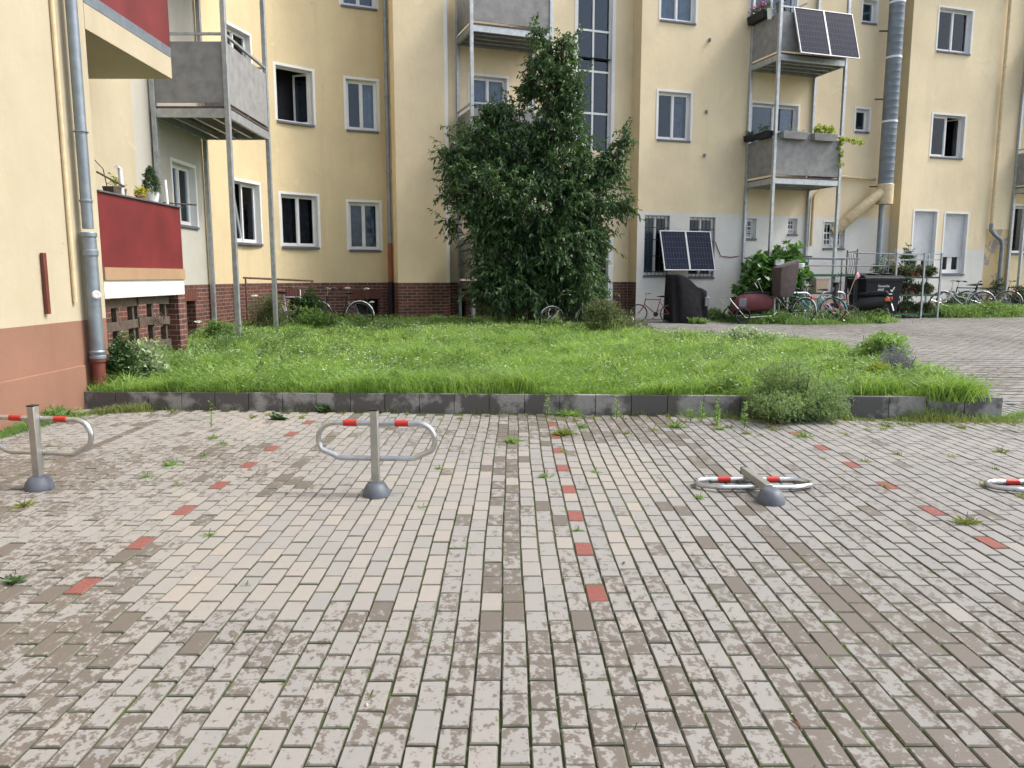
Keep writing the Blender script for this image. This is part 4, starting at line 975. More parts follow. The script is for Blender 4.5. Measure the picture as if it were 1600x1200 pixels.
# ------------------------------------------------------------ plant rack
g = GX(1395, 22.75); t = thing('plant_rack', 'steel shelving rack with three green shelves full of flowering plants', 'shelf', g, A18 * .5)
RW, RD, RH = 1.45, .55, 1.92
for x, y in ((0, 0), (RW, 0), (0, RD), (RW, RD), (RW * .62, 0)): MB().box((x, y, RH / 2), (.045, .045, RH)).build('post', GALV, t)
m = MB()
for z in (RH - .04, RH - .2): m.box((RW / 2, 0.03, z), (RW + .1, .03, .03)); m.box((RW / 2, RD - .03, z), (RW, .03, .03))
m.build('rail', GALV, t)
for z in (.12, .68, 1.2): MB().box((RW / 2, RD / 2, z), (RW - .02, RD - .04, .05)).build('shelf', GREENP, t)
rack_org, rack_ang = g.copy(), A18 * .5
def rk(x, y, z): c_, s_ = math.cos(rack_ang), math.sin(rack_ang); return Vector((rack_org.x + x * c_ - y * s_, rack_org.y + x * s_ + y * c_, rack_org.z + z))
# storage shelf with boxes
g = GX(1262, 22.5); t = thing('storage_shelf', 'metal storage frame with green board top holding beige boxes', 'shelf', g, A18 * .5); SW = 1.5
for x, y in ((0, 0), (SW, 0), (0, .5), (SW, .5)): MB().box((x, y, .66), (.04, .04, 1.32)).build('post', BARS, t)
MB().box((SW / 2, .25, 1.27), (SW - .05, .56, .07)).build('shelf', GREENP, t); MB().box((SW / 2, .25, .74), (SW - .05, .5, .03)).build('shelf', BARS, t); MB().box((SW / 2, .25, .2), (SW - .05, .5, .03)).build('shelf', BARS, t)
ca_, sa_ = math.cos(A18 * .5), math.sin(A18 * .5)
for (x, z, ww, lab) in ((.42, .757, .42, 'beige plastic storage box on the upper level of the storage frame'), (.55, .218, .5, 'beige plastic storage box below the upper beige box'), (.17, .218, .22, 'small pale storage box beside the lower beige box')):
    tt = thing('storage_box', lab, 'box', (g.x + x * ca_ - .2 * sa_, g.y + x * sa_ + .2 * ca_, g.z + z), A18 * .5, 'storage boxes on the frame')
    m = MB(); m.add([(sx * ww * .44, sy * .16, 0) for sx, sy in ((-1, -1), (1, -1), (1, 1), (-1, 1))] + [(sx * ww * .5, sy * .19, .38) for sx, sy in ((-1, -1), (1, -1), (1, 1), (-1, 1))], [(0, 3, 2, 1), (4, 5, 6, 7), (0, 1, 5, 4), (1, 2, 6, 5), (2, 3, 7, 6), (3, 0, 4, 7)]); m.build('box_body', BOXB, tt, bevel=.015)
    MB().box((0, 0, .405), (ww * 1.05, .41, .04)).build('lid', BOXB, tt, bevel=.01)
# pergola frame over the squash plants
g = GX(1182, 22.3); t = thing('pergola', 'low pipe pergola carrying squash vines between the balcony posts', 'pergola', g, A18 * .6)
m = MB()
for x in (0.0, 1.55, 3.1): m.tube([(x, 0, 0), (x, 0, 1.78)], .022, 6); m.tube([(x, .7, 0), (x, .7, 1.78)], .022, 6)
for y in (0, .7): m.tube([(-.1, y, 1.78), (3.2, y, 1.76)], .022, 6)
m.tube([(1.6, 0, 1.55), (4.1, -.1, 1.55)], .018, 6); m.tube([(4.1, -.1, 0), (4.1, -.1, 1.9)], .02, 6); m.tube([(3.0, 0, 1.93), (4.8, -.1, 1.88)], .02, 6)
m.build('pipe_frame', ZINC, t); MB().box((.9, 0.0, 1.815), (1.5, .07, .035)).build('plank', WOOD, t)
# iron gate by the cellar stairs
g = GX(1318, 23.4); t = thing('iron_gate', 'small wrought iron stair gate behind the storage boxes', 'gate', g, R(25))
m = MB(); m.box((0, 0, 1.0), (.03, .03, 2.0)); m.box((.42, 0, 1.02), (.03, .03, 2.04)); m.box((.21, 0, 1.95), (.42, .02, .03), r=Matrix.Rotation(R(-6), 3, 'Y')); m.box((.21, 0, 1.1), (.42, .02, .03)); m.box((.21, 0, .3), (.42, .02, .03)); m.build('gate_frame', RUST, t)
m = MB()
for x in (.1, .2, .3): m.tube([(x + .04 * math.sin(k_ * 1.1), 0, .3 + k_ * .1) for k_ in range(17)], .008, 5)
m.build('scrollwork', RUST, t)
# rusty railing at the left brick wall
a_ = GX(384, 17.6, bedz(17)); b__ = GX(492, 19.0, bedz(19)); t = thing('railing', 'rusty iron railing in front of the brick base behind the flowering weeds', 'railing', a_)
m = MB(); u = (b__ - a_)
za = W(384, 434, 17.6).z; zb = W(490, 439, 19.0).z
m.tube([(a_.x, a_.y, za), (b__.x, b__.y, zb)], .022, 6); m.tube([(a_.x, a_.y, za - .17), (b__.x, b__.y, zb - .17)], .016, 6)
for f_ in (.03, .45, .98): q = a_.lerp(b__, f_); zt = za + (zb - za) * f_; m.tube([(q.x, q.y, q.z - .1), (q.x, q.y, zt)], .02, 6)
m.build('railing_bars', RUST, t, world=True)
# ------------------------------------------------------------ pallets under the red balcony
def pallet(label, y0, y1, zc, tilt):
    t = thing('pallet', label, 'pallet', (XL - .12, (y0 + y1) / 2, bedz(y0) - .02), 0, 'wooden pallets under the balcony')
    d = y1 - y0
    for k_, z in enumerate((.08, .36, .70, 1.0)):
        MB().box((0, 0, z), (.022, d, .115), r=Matrix.Rotation(tilt, 3, 'X')).build('board', WOOD, t)
    for y in (-d / 2 + .05, 0, d / 2 - .05): MB().box((-.06, y, .55), (.07, .05, 1.02)).build('stringer', WOOD, t)
pallet('weathered wooden pallet under the red balcony, nearer the downpipe', 9.75, 10.72, .6, R(1)); pallet('weathered wooden pallet under the red balcony, nearer the brick pier', 10.76, 11.72, .6, R(-2))
hz = W(243, 487, 11.2)
m = MB()
for k_ in range(3): m.tube([(XL - .02 - .01 * k_, 11.15 + .05 * k_ + (.17 - .03 * k_) * math.cos(a) + .02 * k_, .92 + (.11 - .025 * k_) * math.sin(a)) for a in [2 * math.pi * i / 18 for i in range(18)]], .006, 5, closed=True)
o = m.build('coiled_rope', WOOD); tag(o, 'loosely coiled brown hose hanging on the wooden pallet under the red balcony', 'hose')
# ------------------------------------------------------------ foliage tools
def unit(v): return v / np.maximum(np.linalg.norm(v, axis=1, keepdims=True), 1e-9)
def leaves(name, P, D, Ln, Wd, mat, tone, parent=None, world=True, droop=0.0):
    """hexagonal leaves folded along the midrib. P,D (n,3)"""
    n = len(P); D = unit(D); up = rng.normal(0, .5, (n, 3)) + np.array([0, 0, 1.0]); Sd = unit(np.cross(D, up)); N = np.cross(Sd, D)
    Ln = np.broadcast_to(Ln, n)[:, None]; Wd = np.broadcast_to(Wd, n)[:, None]
    V = np.zeros((n, 6, 3)); dr_ = np.array([0, 0, -1.0]) * droop
    V[:, 0] = P; V[:, 3] = P + D * Ln + dr_ * Ln
    V[:, 1] = P + D * Ln * .33 + Sd * Wd * .5 + N * Wd * .18 + dr_ * Ln * .15; V[:, 5] = P + D * Ln * .33 - Sd * Wd * .5 + N * Wd * .18 + dr_ * Ln * .15
    V[:, 2] = P + D * Ln * .70 + Sd * Wd * .36 + N * Wd * .12 + dr_ * Ln * .5; V[:, 4] = P + D * Ln * .70 - Sd * Wd * .36 + N * Wd * .12 + dr_ * Ln * .5
    f_ = np.array([(0, 1, 2, 3), (0, 3, 4, 5)]); Fq = (f_[None] + (np.arange(n) * 6)[:, None, None]).reshape(-1, 4)
    col = np.ones((n, 6, 4)); col[:, :, 0] = np.clip(tone, 0, 1)[:, None]
    return npmesh(name, V.reshape(-1, 3), Fq, mat, col.reshape(-1, 4), parent=parent, world=world)
def blades(name, P, hgt, wd, lean, mat, tone, parent=None, world=True):
    n = len(P); a = rng.uniform(0, 2 * np.pi, n); dirv = np.stack([np.cos(a), np.sin(a), np.zeros(n)], 1); b = rng.uniform(0, 2 * np.pi, n)
    side = np.stack([np.cos(b), np.sin(b), np.zeros(n)], 1) * (wd * rng.uniform(.7, 1.3, n))[:, None]
    h_ = hgt[:, None]; l_ = (lean * rng.uniform(.2, 1.4, n))[:, None] * h_; zz = np.array([0, 0, 1.0]); V = np.zeros((n, 6, 3))
    V[:, 0] = P - side; V[:, 1] = P + side; m_ = P + dirv * l_ * .3 + zz * h_ * .6; V[:, 2] = m_ + side * .75; V[:, 3] = m_ - side * .75
    tp_ = P + dirv * l_ + zz * h_ * rng.uniform(.75, 1.0, n)[:, None]; V[:, 4] = tp_ + side * .08; V[:, 5] = tp_ - side * .08
    f_ = np.array([(0, 1, 2, 3), (3, 2, 4, 5)]); Fq = (f_[None] + (np.arange(n) * 6)[:, None, None]).reshape(-1, 4)
    col = np.ones((n, 6, 4)); col[:, :, 0] = np.clip(tone, 0, 1)[:, None]
    return npmesh(name, V.reshape(-1, 3), Fq, mat, col.reshape(-1, 4), parent=parent, world=world)
def fnoise(x, y, s, seed=0):
    r_ = np.random.default_rng(seed); v = np.zeros_like(x)
    for k_ in range(7):
        a = r_.uniform(0, 6.28); f_ = s * r_.uniform(.5, 2.2); v += np.sin(x * f_ * math.cos(a) + y * f_ * math.sin(a) + r_.uniform(0, 6.28))
    return v / 3.5
def bedzv(y): return .2 + .012 * np.maximum(0, y - 8.6)
def scatter_bed(n, y0, y1, x0=-6.4, x1=7):
    x = rng.uniform(x0, x1, n); y = rng.uniform(y0, y1, n); k_ = inpoly(x, y, bed_poly); return x[k_], y[k_]
# grass
xs, ys = [], []
for (n_, y0, y1) in ((130000, 8.5, 10.6), (100000, 10.6, 13.5), (90000, 13.5, 21.5)):
    x, y = scatter_bed(n_, y0, y1); xs.append(x); ys.append(y)
x = np.concatenate(xs); y = np.concatenate(ys)
dn = fnoise(x, y, 4.2, 3); k_ = (rng.uniform(0, 1, len(x)) < .62 + .45 * dn); x, y, dn = x[k_], y[k_], dn[k_]
hn = fnoise(x, y, 4.6, 5); h_ = (.125 + .115 * (hn + .3).clip(-.5, 1.6) + .045 * np.abs(rng.normal(0, 1, len(x)))).clip(.05)
h_ *= 1 - .35 * ((y - 14) / 6).clip(0, 1)
tone = .44 + .26 * fnoise(x, y, 1.6, 8) + .32 * fnoise(x, y, 7.5, 9) + rng.normal(0, .24, len(x))
o = blades('grass', np.stack([x, y, bedzv(y) - .03], 1), h_, .0046 + .0009 * (y - 8.5).clip(0, 8), .85, GRASS, tone); o['kind'] = 'stuff'
# taller tussocks of coarse grass, too many to count
nt_ = 620; cx, cy = scatter_bed(nt_, 8.55, 18.5); a_n = 46; ci = np.repeat(np.arange(len(cx)), a_n); ex = cx[ci] + rng.normal(0, .06, len(ci)); ey = cy[ci] + rng.normal(0, .05, len(ci)); hh_ = rng.uniform(.16, .34, len(cx))[ci] * rng.uniform(.6, 1.1, len(ci))
tn_ = rng.uniform(.35, 1.0, len(cx))[ci] + rng.normal(0, .12, len(ci)); k_ = inpoly(ex, ey, bed_poly); ex, ey, hh_, tn_ = ex[k_], ey[k_], hh_[k_], tn_[k_]
o = blades('tall_grass', np.stack([ex, ey, bedzv(ey) - .03], 1), hh_, .006 + .0006 * (ey - 8.5), 1.0, GRASS, tn_); o['kind'] = 'stuff'
# herbs / clover between the grass
x, y = scatter_bed(150000, 8.5, 20.5); k_ = fnoise(x, y, 1.7, 11) + rng.normal(0, .3, len(x)) > .05; x, y = x[k_], y[k_]; n_ = len(x)
z = bedzv(y) + rng.uniform(.03, .22, n_) ; D = rng.normal(0, 1, (n_, 3)); D[:, 2] = np.abs(D[:, 2]) * .4
o = leaves('ground_herbs', np.stack([x, y, z], 1), D, rng.uniform(.025, .07, n_), rng.uniform(.012, .03, n_), HERB, .5 + .3 * fnoise(x, y, 2.5, 4) + rng.normal(0, .2, n_)); o['kind'] = 'stuff'
# mounds of broad leaved wild herbs, too many to count
cx, cy = scatter_bed(230, 8.65, 19.5); c2x, c2y = scatter_bed(60, 9.6, 15.5, -5.9, -2.6); cx = np.concatenate([cx, c2x]); cy = np.concatenate([cy, c2y]); a_n = 210; rr_ = rng.uniform(.12, .34, len(cx)); hh_ = rng.uniform(.16, .30, len(cx)) + np.where(np.arange(len(cx)) >= len(cx) - len(c2x), .14, 0); tt_ = rng.uniform(.05, 1.05, len(cx)); ci = np.repeat(np.arange(len(cx)), a_n)
d_ = unit(rng.normal(0, 1, (len(ci), 3))); ex = cx[ci] + d_[:, 0] * rr_[ci] * rng.uniform(.3, 1, len(ci)); ey = cy[ci] + d_[:, 1] * rr_[ci] * rng.uniform(.3, 1, len(ci)); ez = bedzv(ey) + np.abs(d_[:, 2]) * hh_[ci] * rng.uniform(.5, 1, len(ci))
k_ = inpoly(ex, ey, bed_poly); D = d_ * .6 + rng.normal(0, .6, d_.shape); D[:, 2] = np.abs(D[:, 2])
o = leaves('wild_herbs', np.stack([ex, ey, ez], 1)[k_], D[k_], rng.uniform(.03, .075, k_.sum()), rng.uniform(.014, .032, k_.sum()), HERBP, tt_[ci][k_] + rng.normal(0, .12, k_.sum())); o['kind'] = 'stuff'
# small white flowers & yellow ones
def dots(name, n_, y0, y1, mat, sz, seed, th, zlo=.1, zhi=.24):
    x, y = scatter_bed(n_, y0, y1); k_ = fnoise(x, y, 1.4, seed) + .3 * rng.normal(0, 1, len(x)) > th; x, y = x[k_], y[k_]; m_ = len(x)
    P = []; Dd = []
    base_ = np.stack([x, y, bedzv(y) + rng.uniform(zlo, zhi, m_)], 1)
    for q in range(3):
        a = rng.uniform(0, 2 * np.pi, m_); P.append(base_); Dd.append(np.stack([np.cos(a), np.sin(a), rng.uniform(-.2, .6, m_)], 1))
    P = np.concatenate(P); Dd = np.concatenate(Dd)
    o = leaves(name, P, Dd, sz, sz * .9, mat, rng.uniform(0, 1, len(P))); o['kind'] = 'stuff'; return o
dots('white_wildflowers', 4200, 8.9, 18.5, WFLO, .017, 21, .5, .14, .3); dots('yellow_wildflowers', 420, 9, 19, YFLO, .022, 5, .2, .15, .3)
# ------------------------------------------------------------ tree and shrubs
def blob_points(blobs, n_, shell=.55):
    """blobs: (cx,cy,cz,rx,ry,rz,weight)"""
    out = []; wts = np.array([b[6] if len(b) > 6 else b[3] * b[4] + b[3] * b[5] + b[4] * b[5] for b in blobs]); wts = wts / wts.sum()
    for b, w_ in zip(blobs, wts):
        k_ = int(n_ * w_) + 1; d = unit(rng.normal(0, 1, (k_, 3))); r_ = rng.uniform(shell ** 3, 1, k_) ** (1 / 3)
        out.append(np.array(b[:3]) + d * r_[:, None] * np.array(b[3:6]))
    return np.concatenate(out)
def twig_leaves(P, per, tl, up=.0):
    """n twigs with per leaves each"""
    n_ = len(P); d = unit(rng.normal(0, 1, (n_, 3)) + np.array([0, -.0, up])); q = []; dd = []; ids = []
    for i in range(per):
        f_ = (i + .5) / per; q.append(P + d * tl * f_ + rng.normal(0, tl * .05, (n_, 3)) - np.array([0, 0, 1]) * tl * .35 * f_ ** 2)
        dd.append(unit(d * .6 + rng.normal(0, .6, (n_, 3)) + np.array([0, 0, -.35]))); ids.append(np.arange(n_))
    return np.concatenate(q), np.concatenate(dd), np.concatenate(ids)
TY = 18.3
t = thing('tree', 'dark green leafy tree with narrow top in front of the stairwell window', 'tree', GX(830, TY, bedz(TY)))
base = GX(832, TY, bedz(TY) - .1)
def TP(px, py, dy=0): return W(px, py, TY + dy)
tb = MB(); forks = [((832, 500), (836, 420), (842, 320), (852, 200), (862, 80)), ((836, 430), (800, 330), (765, 250), (748, 215)), ((836, 400), (880, 300), (930, 260), (975, 215)), ((832, 470), (780, 410), (735, 330)), ((838, 440), (890, 380), (940, 330)), ((845, 290), (880, 200), (880, 120))]
for i, fk in enumerate(forks):
    pts_ = [TP(px, py, (0, -.5, .3, -.6, -.5, .2)[i] * j / 3) for j, (px, py) in enumerate(fk)]; n_ = len(pts_)
    r0_ = .12 if i == 0 else .06; tb.tube(pts_, [r0_ * (1 - .8 * j / (n_ - 1)) for j in range(n_)], 8)
tb.tube([TP(945, 262), TP(958, 250), TP(975, 215), TP(988, 187)], [.025, .02, .014, .008], 6)
tb.build('trunk', BARK, t, world=True)
S_ = TY / F * 1.01
def bl(px, py, rx, rz, ry=None, dy=0, wt=None):
    p = TP(px, py, dy); r = (p.x, p.y, p.z, rx * S_, (ry or min(rx, rz)) * S_, rz * S_)
    return r + ((wt,) if wt else ())
blobs = [bl(846, 78, 11, 34), bl(838, 60, 7, 20), bl(884, 78, 15, 26), bl(850, 118, 28, 30), bl(882, 142, 26, 38), bl(825, 140, 13, 12), bl(868, 195, 38, 42), bl(786, 176, 26, 18), bl(760, 182, 12, 14), bl(750, 228, 38, 38), bl(815, 232, 46, 40), bl(880, 258, 54, 46), bl(722, 268, 26, 34, dy=-.4), bl(768, 300, 52, 48, dy=-.5), bl(840, 318, 76, 60, 70), bl(920, 305, 40, 40), bl(962, 272, 18, 15), bl(976, 222, 7, 24), bl(950, 250, 18, 14), bl(968, 322, 17, 13),
         bl(756, 345, 28, 34, dy=-.5), bl(795, 395, 55, 48, 60), bl(872, 390, 62, 52, 65), bl(926, 372, 24, 42), bl(774, 450, 32, 36, dy=-.5), bl(820, 452, 66, 36, 60), bl(900, 448, 40, 38, 45, dy=-.3), bl(700, 300, 11, 10, dy=-.4), bl(703, 240, 10, 12, dy=-.4), bl(705, 345, 10, 12, dy=-.3)]
P = blob_points(blobs, 9800, .5); lump = np.sin(P[:, 0] * 6.1 + P[:, 2] * 2.6) * np.sin(P[:, 2] * 5.7 + 1 + P[:, 1]) * np.sin(P[:, 1] * 5 + P[:, 0] * 2)
P = P[lump > -.22]
q, dd, ids = twig_leaves(P, 10, .26)
tw = rng.normal(0, .14, len(P)); lf3 = np.sin(q[:, 0] * 3.7 + 1) * np.sin(q[:, 2] * 3.1 + q[:, 1] * 2) + .6 * np.sin(q[:, 0] * 8 + q[:, 2] * 6.3); tone = .36 + .22 * lf3 + tw[ids] + rng.normal(0, .17, len(q))  # tone waves paint lit and shaded clumps into the leaf colour
# arching sprigs that break the outline
SP = blob_points([b[:6] for b in blobs], 620, .96); cen = np.array(TP(840, 330)); o_ = unit(SP - cen); sd_ = unit(o_ * np.array([1, 1, .7]) + rng.normal(0, .45, SP.shape) + np.array([0, 0, .55])); sl_ = rng.uniform(.22, .55, len(SP)); qs, ds = [], []
for i in range(16):
    f_ = i / 15; qs.append(SP + sd_ * (sl_ * f_)[:, None] - np.array([0, 0, .22]) * (sl_ * f_ * f_)[:, None]); ds.append(unit(sd_ + rng.normal(0, .55, SP.shape) + np.array([0, 0, -.5])))
qs = np.concatenate(qs); ds = np.concatenate(ds); q = np.concatenate([q, qs]); dd = np.concatenate([dd, ds]); tone = np.concatenate([tone, rng.normal(.62, .2, len(qs))])
leaves('crown', q, dd, rng.uniform(.075, .125, len(q)), rng.uniform(.032, .05, len(q)), TREEL, tone, parent=t, droop=.25)
def shrub(name, label, cat, px, Y, wpx, hpx, mat, n_=900, per=8, tl=.16, ll=.05, lw=.02, dpt=None, up=.6, ybase=None, stems=7, shape=None, group=None, tonem=.5, zb=None, hfrac=0.0):
    zb_ = (bedz(Y) - .02 if zb is None else zb); g = GX(px, Y, zb_); sc = Y / F
    t = thing(name, label, cat, g, 0, group); w_, h_ = wpx * sc, hpx * sc; dp2 = dpt or w_ * .5
    st_ = MB()
    for i in range(stems):
        a = random.uniform(0, 6.28); x_ = .4 * w_ * math.cos(a) * random.random(); y_ = .4 * dp2 * math.sin(a) * random.random(); st_.tube([(x_ * .3, y_ * .3, 0), (x_ * .7, y_ * .7, h_ * .4), (x_, y_, h_ * .8)], [.012, .008, .004], 5)
    st_.build('stems', BARK, t)
    bs = []
    for i in range(9):
        a = rng.uniform(0, 6.28); rr = rng.uniform(.1, .80); f_ = rng.uniform(.22, .88)
        bs.append((g.x + w_ * .5 * rr * math.cos(a), g.y + dp2 * .5 * rr * math.sin(a), g.z + h_ * f_ * (1 - .35 * rr), w_ * rng.uniform(.12, .27), dp2 * rng.uniform(.16, .3), h_ * rng.uniform(.12, .28)))
    bs.append((g.x, g.y, g.z + h_ * .3, w_ * .36, dp2 * .38, h_ * .30))
    P = blob_points(bs, n_, .4); P[:, 2] = np.maximum(P[:, 2], g.z + .02)
    q, dd, ids = twig_leaves(P, per, tl, up); k_ = q[:, 2] > g.z - .12; q, dd, ids = q[k_], dd[k_], ids[k_]
    tone = tonem + rng.normal(0, .15, len(P))[ids] + rng.normal(0, .15, len(q)); dd[:, 2] += up * .6
    leaves('foliage', q, dd, ll * rng.uniform(.7, 1.3, len(q)), lw * rng.uniform(.7, 1.3, len(q)), mat, tone, parent=t)
    return t
sh = 'shrub'
shrub(sh, 'twiggy olive shrub between the tree and the red bicycle', 'shrub', 956, 16.6, 118, 66, SHRUBO, 1500, 7, .15, .04, .016, up=.9, tonem=.3)
shrub(sh, 'dark leafy shrub at the foot of the tree, right side', 'shrub', 905, 18.6, 60, 50, SHRUBD, 500, 8, .14, .05, .02)
shrub(sh, 'tall flowering weeds with pale heads around the near balcony post', 'shrub', 420, 16.6, 85, 62, SHRUBO, 1100, 8, .16, .035, .016, up=1.0, tonem=.65)
shrub(sh, 'green bush on the rusty railing beside the white and blue bicycle', 'shrub', 484, 17.7, 60, 66, SHRUBD, 850, 8, .14, .05, .025, tonem=.6)
shrub(sh, 'fine green weeds in front of the brick base beside the black bicycle', 'shrub', 525, 17.4, 130, 46, HERB, 1300, 7, .12, .045, .016, up=.9, tonem=.2)
shrub(sh, 'weeds with pale umbels at the foot of the left balcony stack', 'shrub', 345, 14.2, 60, 38, HERB, 500, 7, .14, .045, .018, up=.9, tonem=.5)
shrub(sh, 'leafy plant with pale mottled leaves beside the downpipe foot', 'plant', 222, 9.9, 95, 62, SHRUBP, 260, 7, .16, .085, .035, tonem=.3)
shrub(sh, 'dark nettle clump against the pallets', 'plant', 190, 9.5, 70, 80, SHRUBD, 420, 7, .14, .05, .022, tonem=.7)
shrub(sh, 'white leaved variegated plant at the back edge of the grass', 'plant', 1172, 14.3, 105, 30, SHRUBP, 480, 8, .10, .055, .03, tonem=.75)
shrub(sh, 'dense feathery bush spilling over the kerb wall', 'bush', 1243, 8.36, 232, 94, BUSHL, 4300, 9, .10, .028, .010, dpt=1.15, up=.7, tonem=.5, zb=0)
shrub(sh, 'broad leaved bush at the right back corner of the bed', 'bush', 1366, 11.2, 120, 62, HERB, 700, 8, .13, .055, .026, tonem=.62, dpt=.9)
shrub(sh, 'lavender clump with grey blue flower spikes', 'plant', 1398, 9.9, 90, 50, LAV, 700, 7, .15, .018, .010, up=1.8, tonem=.5, dpt=.6)
shrub(sh, 'yellow green spurge clump left of the lavender', 'plant', 1362, 9.5, 40, 42, VINE, 300, 7, .10, .022, .012, up=1.2, tonem=.45)
shrub(sh, 'dark green weeds growing along the back of the tree shade', 'plant', 690, 19.2, 50, 14, HERB, 160, 6, .10, .04, .02)
shrub(sh, 'low weeds in front of the scooter and waste container', 'plant', 1370, 21.3, 70, 20, HERB, 500, 7, .12, .05, .022, zb=gz(21.3), tonem=.8, dpt=.7)
shrub(sh, 'low weeds under the black cover', 'plant', 1090, 20.9, 40, 12, HERB, 200, 6, .08, .04, .022, zb=gz(20.9), tonem=.5, dpt=.4)
shrub(sh, 'climbing plant with white blooms beside the plant rack', 'plant', 1363, 23.7, 36, 100, SHRUBD, 500, 8, .14, .055, .03, zb=gz(23.7), tonem=.8, dpt=.6)
shrub(sh, 'tall plant sprouting above the plant rack', 'plant', 1412, 23.6, 44, 120, SHRUBD, 500, 8, .14, .055, .03, zb=gz(23.6), tonem=.9, dpt=.5)
shrub(sh, 'leafy vine at the corner downpipe', 'plant', 1554, 25.6, 22, 70, SHRUBD, 160, 8, .12, .055, .03, zb=gz(25), tonem=.7, dpt=.4)
shrub(sh, 'green bushes behind the bicycles at the right edge', 'plant', 1592, 25.3, 60, 50, SHRUBD, 500, 8, .14, .06, .03, zb=gz(25), tonem=.8, dpt=.7)
shrub(sh, 'squash plants sprawling over the pergola planks', 'plant', 1213, 22.3, 122, 140, SQUASH, 640, 6, .25, .17, .15, zb=gz(22), tonem=.6, up=.2, dpt=1.1, stems=10)
shrub(sh, 'squash leaves low on the ground beside the pergola', 'plant', 1160, 22.5, 42, 42, SQUASH, 130, 6, .2, .16, .15, zb=gz(22), tonem=.4, up=.2, dpt=.7)
shrub(sh, 'dark green bushy weeds behind the silver bicycle', 'plant', 1500, 24.6, 95, 34, SHRUBD, 600, 7, .14, .055, .028, zb=gz(24), tonem=.8, dpt=.6)
shrub(sh, 'leafy weeds at the foot of the silver bicycle', 'plant', 1480, 23.2, 60, 22, HERB, 320, 7, .12, .05, .022, zb=gz(23), tonem=.35, dpt=.5)
shrub(sh, 'leafy weeds in front of the black bicycle with the red rear lamp', 'plant', 1560, 23.7, 70, 26, HERB, 380, 7, .12, .05, .022, zb=gz(23), tonem=.3, dpt=.5)
shrub(sh, 'weeds beside the trailer wheel on the path edge', 'plant', 1120, 21.9, 40, 22, HERB, 260, 7, .12, .05, .022, zb=gz(21), tonem=.3, dpt=.5)
shrub(sh, 'ragged weeds around the bicycle trailer and brown bag bicycle', 'plant', 1205, 20.95, 90, 18, HERB, 420, 6, .12, .05, .018, zb=gz(21), tonem=.35, dpt=.4)
shrub(sh, 'weeds growing at the foot of the brown plinth behind the left barrier', 'plant', 95, 8.25, 70, 20, HERB, 160, 6, .10, .05, .012, zb=0, tonem=.4, dpt=.3, up=.5)
shrub(sh, 'tall grassy herbs beside the downpipe foot, in front of the pallets', 'plant', 285, 10.6, 120, 34, HERB, 420, 7, .16, .05, .014, tonem=.5, up=1.2, dpt=.8)
# rack plants
for k_, (z_, lab) in enumerate(((.145, 'row of red flowering plants on the lowest rack shelf'), (.705, 'row of pink flowering plants on the middle rack shelf'), (1.225, 'row of red and green plants on the top rack shelf'))):
    c_ = rk(RW / 2, RD / 2, z_); t = thing('potted_plants', lab, 'plants', c_, rack_ang, 'plants on the rack')
    m = MB()
    for i in range(7): m.lathe([(.06, 0), (.08, .12)], (-RW / 2 + .12 + i * .2, 0, 0), 10)
    m.build('pots', TERRAC, t)
    bs = [tuple(rk(.12 + i * .2, RD / 2 + rng.uniform(-.1, .1), z_ + .2)) + (.13, .18, .12) for i in range(7)]; P = blob_points(bs, 620, .3); q, dd, ids = twig_leaves(P, 7, .10)
    leaves('foliage', q, dd, .05, .03, SHRUBD, rng.uniform(0, 1, len(q)), parent=t)
    P = blob_points(bs, 150, .5); q, dd, ids = twig_leaves(P, 3, .03); leaves('flowers', q, dd, .035, .03, RFLO if k_ != 1 else PFLO, rng.uniform(0, 1, len(q)), parent=t)
# grass strip along the far bicycles and the wild verge
def strip(name, pts_, wd, n_, h_, mat, tone0, zf=gzv, wdt=.007):
    pts_ = np.array(pts_); seg = rng.integers(0, len(pts_) - 1, n_); f_ = rng.uniform(0, 1, n_)[:, None]; p = pts_[seg] * (1 - f_) + pts_[seg + 1] * f_; p = p + rng.normal(0, wd / 2.5, (n_, 2))
    P = np.stack([p[:, 0], p[:, 1], zf(p[:, 1]) - .01], 1); o = blades(name, P, h_ * rng.uniform(.4, 1.3, n_) * (1 + .75 * fnoise(p[:, 0], p[:, 1], 4.5, 17)).clip(.15, 2), wdt, .8, mat, tone0 + rng.normal(0, .2, n_)); o['kind'] = 'stuff'; return o
g_ = [GX(px, Y) for px, Y in ((1115, 21.9), (1180, 21.3), (1240, 21.0), (1320, 21.0), (1385, 21.8))]
strip('verge_grass', [(p.x, p.y) for p in g_], .6, 7000, .15, HERB, .25)
g_ = [GX(px, Y) for px, Y in ((1455, 23.6), (1520, 23.7), (1600, 24.2))]
strip('verge_grass', [(p.x, p.y) for p in g_], .8, 7000, .24, HERB, .1)
x = np.concatenate([rng.uniform(GX(1462, 23.8).x, GX(1610, 24).x, 2500), rng.uniform(GX(1180, 21.4).x, GX(1380, 21.4).x, 1800)]); y = np.concatenate([rng.normal(23.7, .35, 2500), rng.normal(21.4, .25, 1800)])
q = np.stack([x, y, gzv(y) + rng.uniform(.0, .34, len(x))], 1); D = rng.normal(0, 1, q.shape); D[:, 2] = abs(D[:, 2])
o = leaves('verge_herbs', q, D, .07, .03, HERB, rng.uniform(.2, .8, len(q))); o['kind'] = 'stuff'
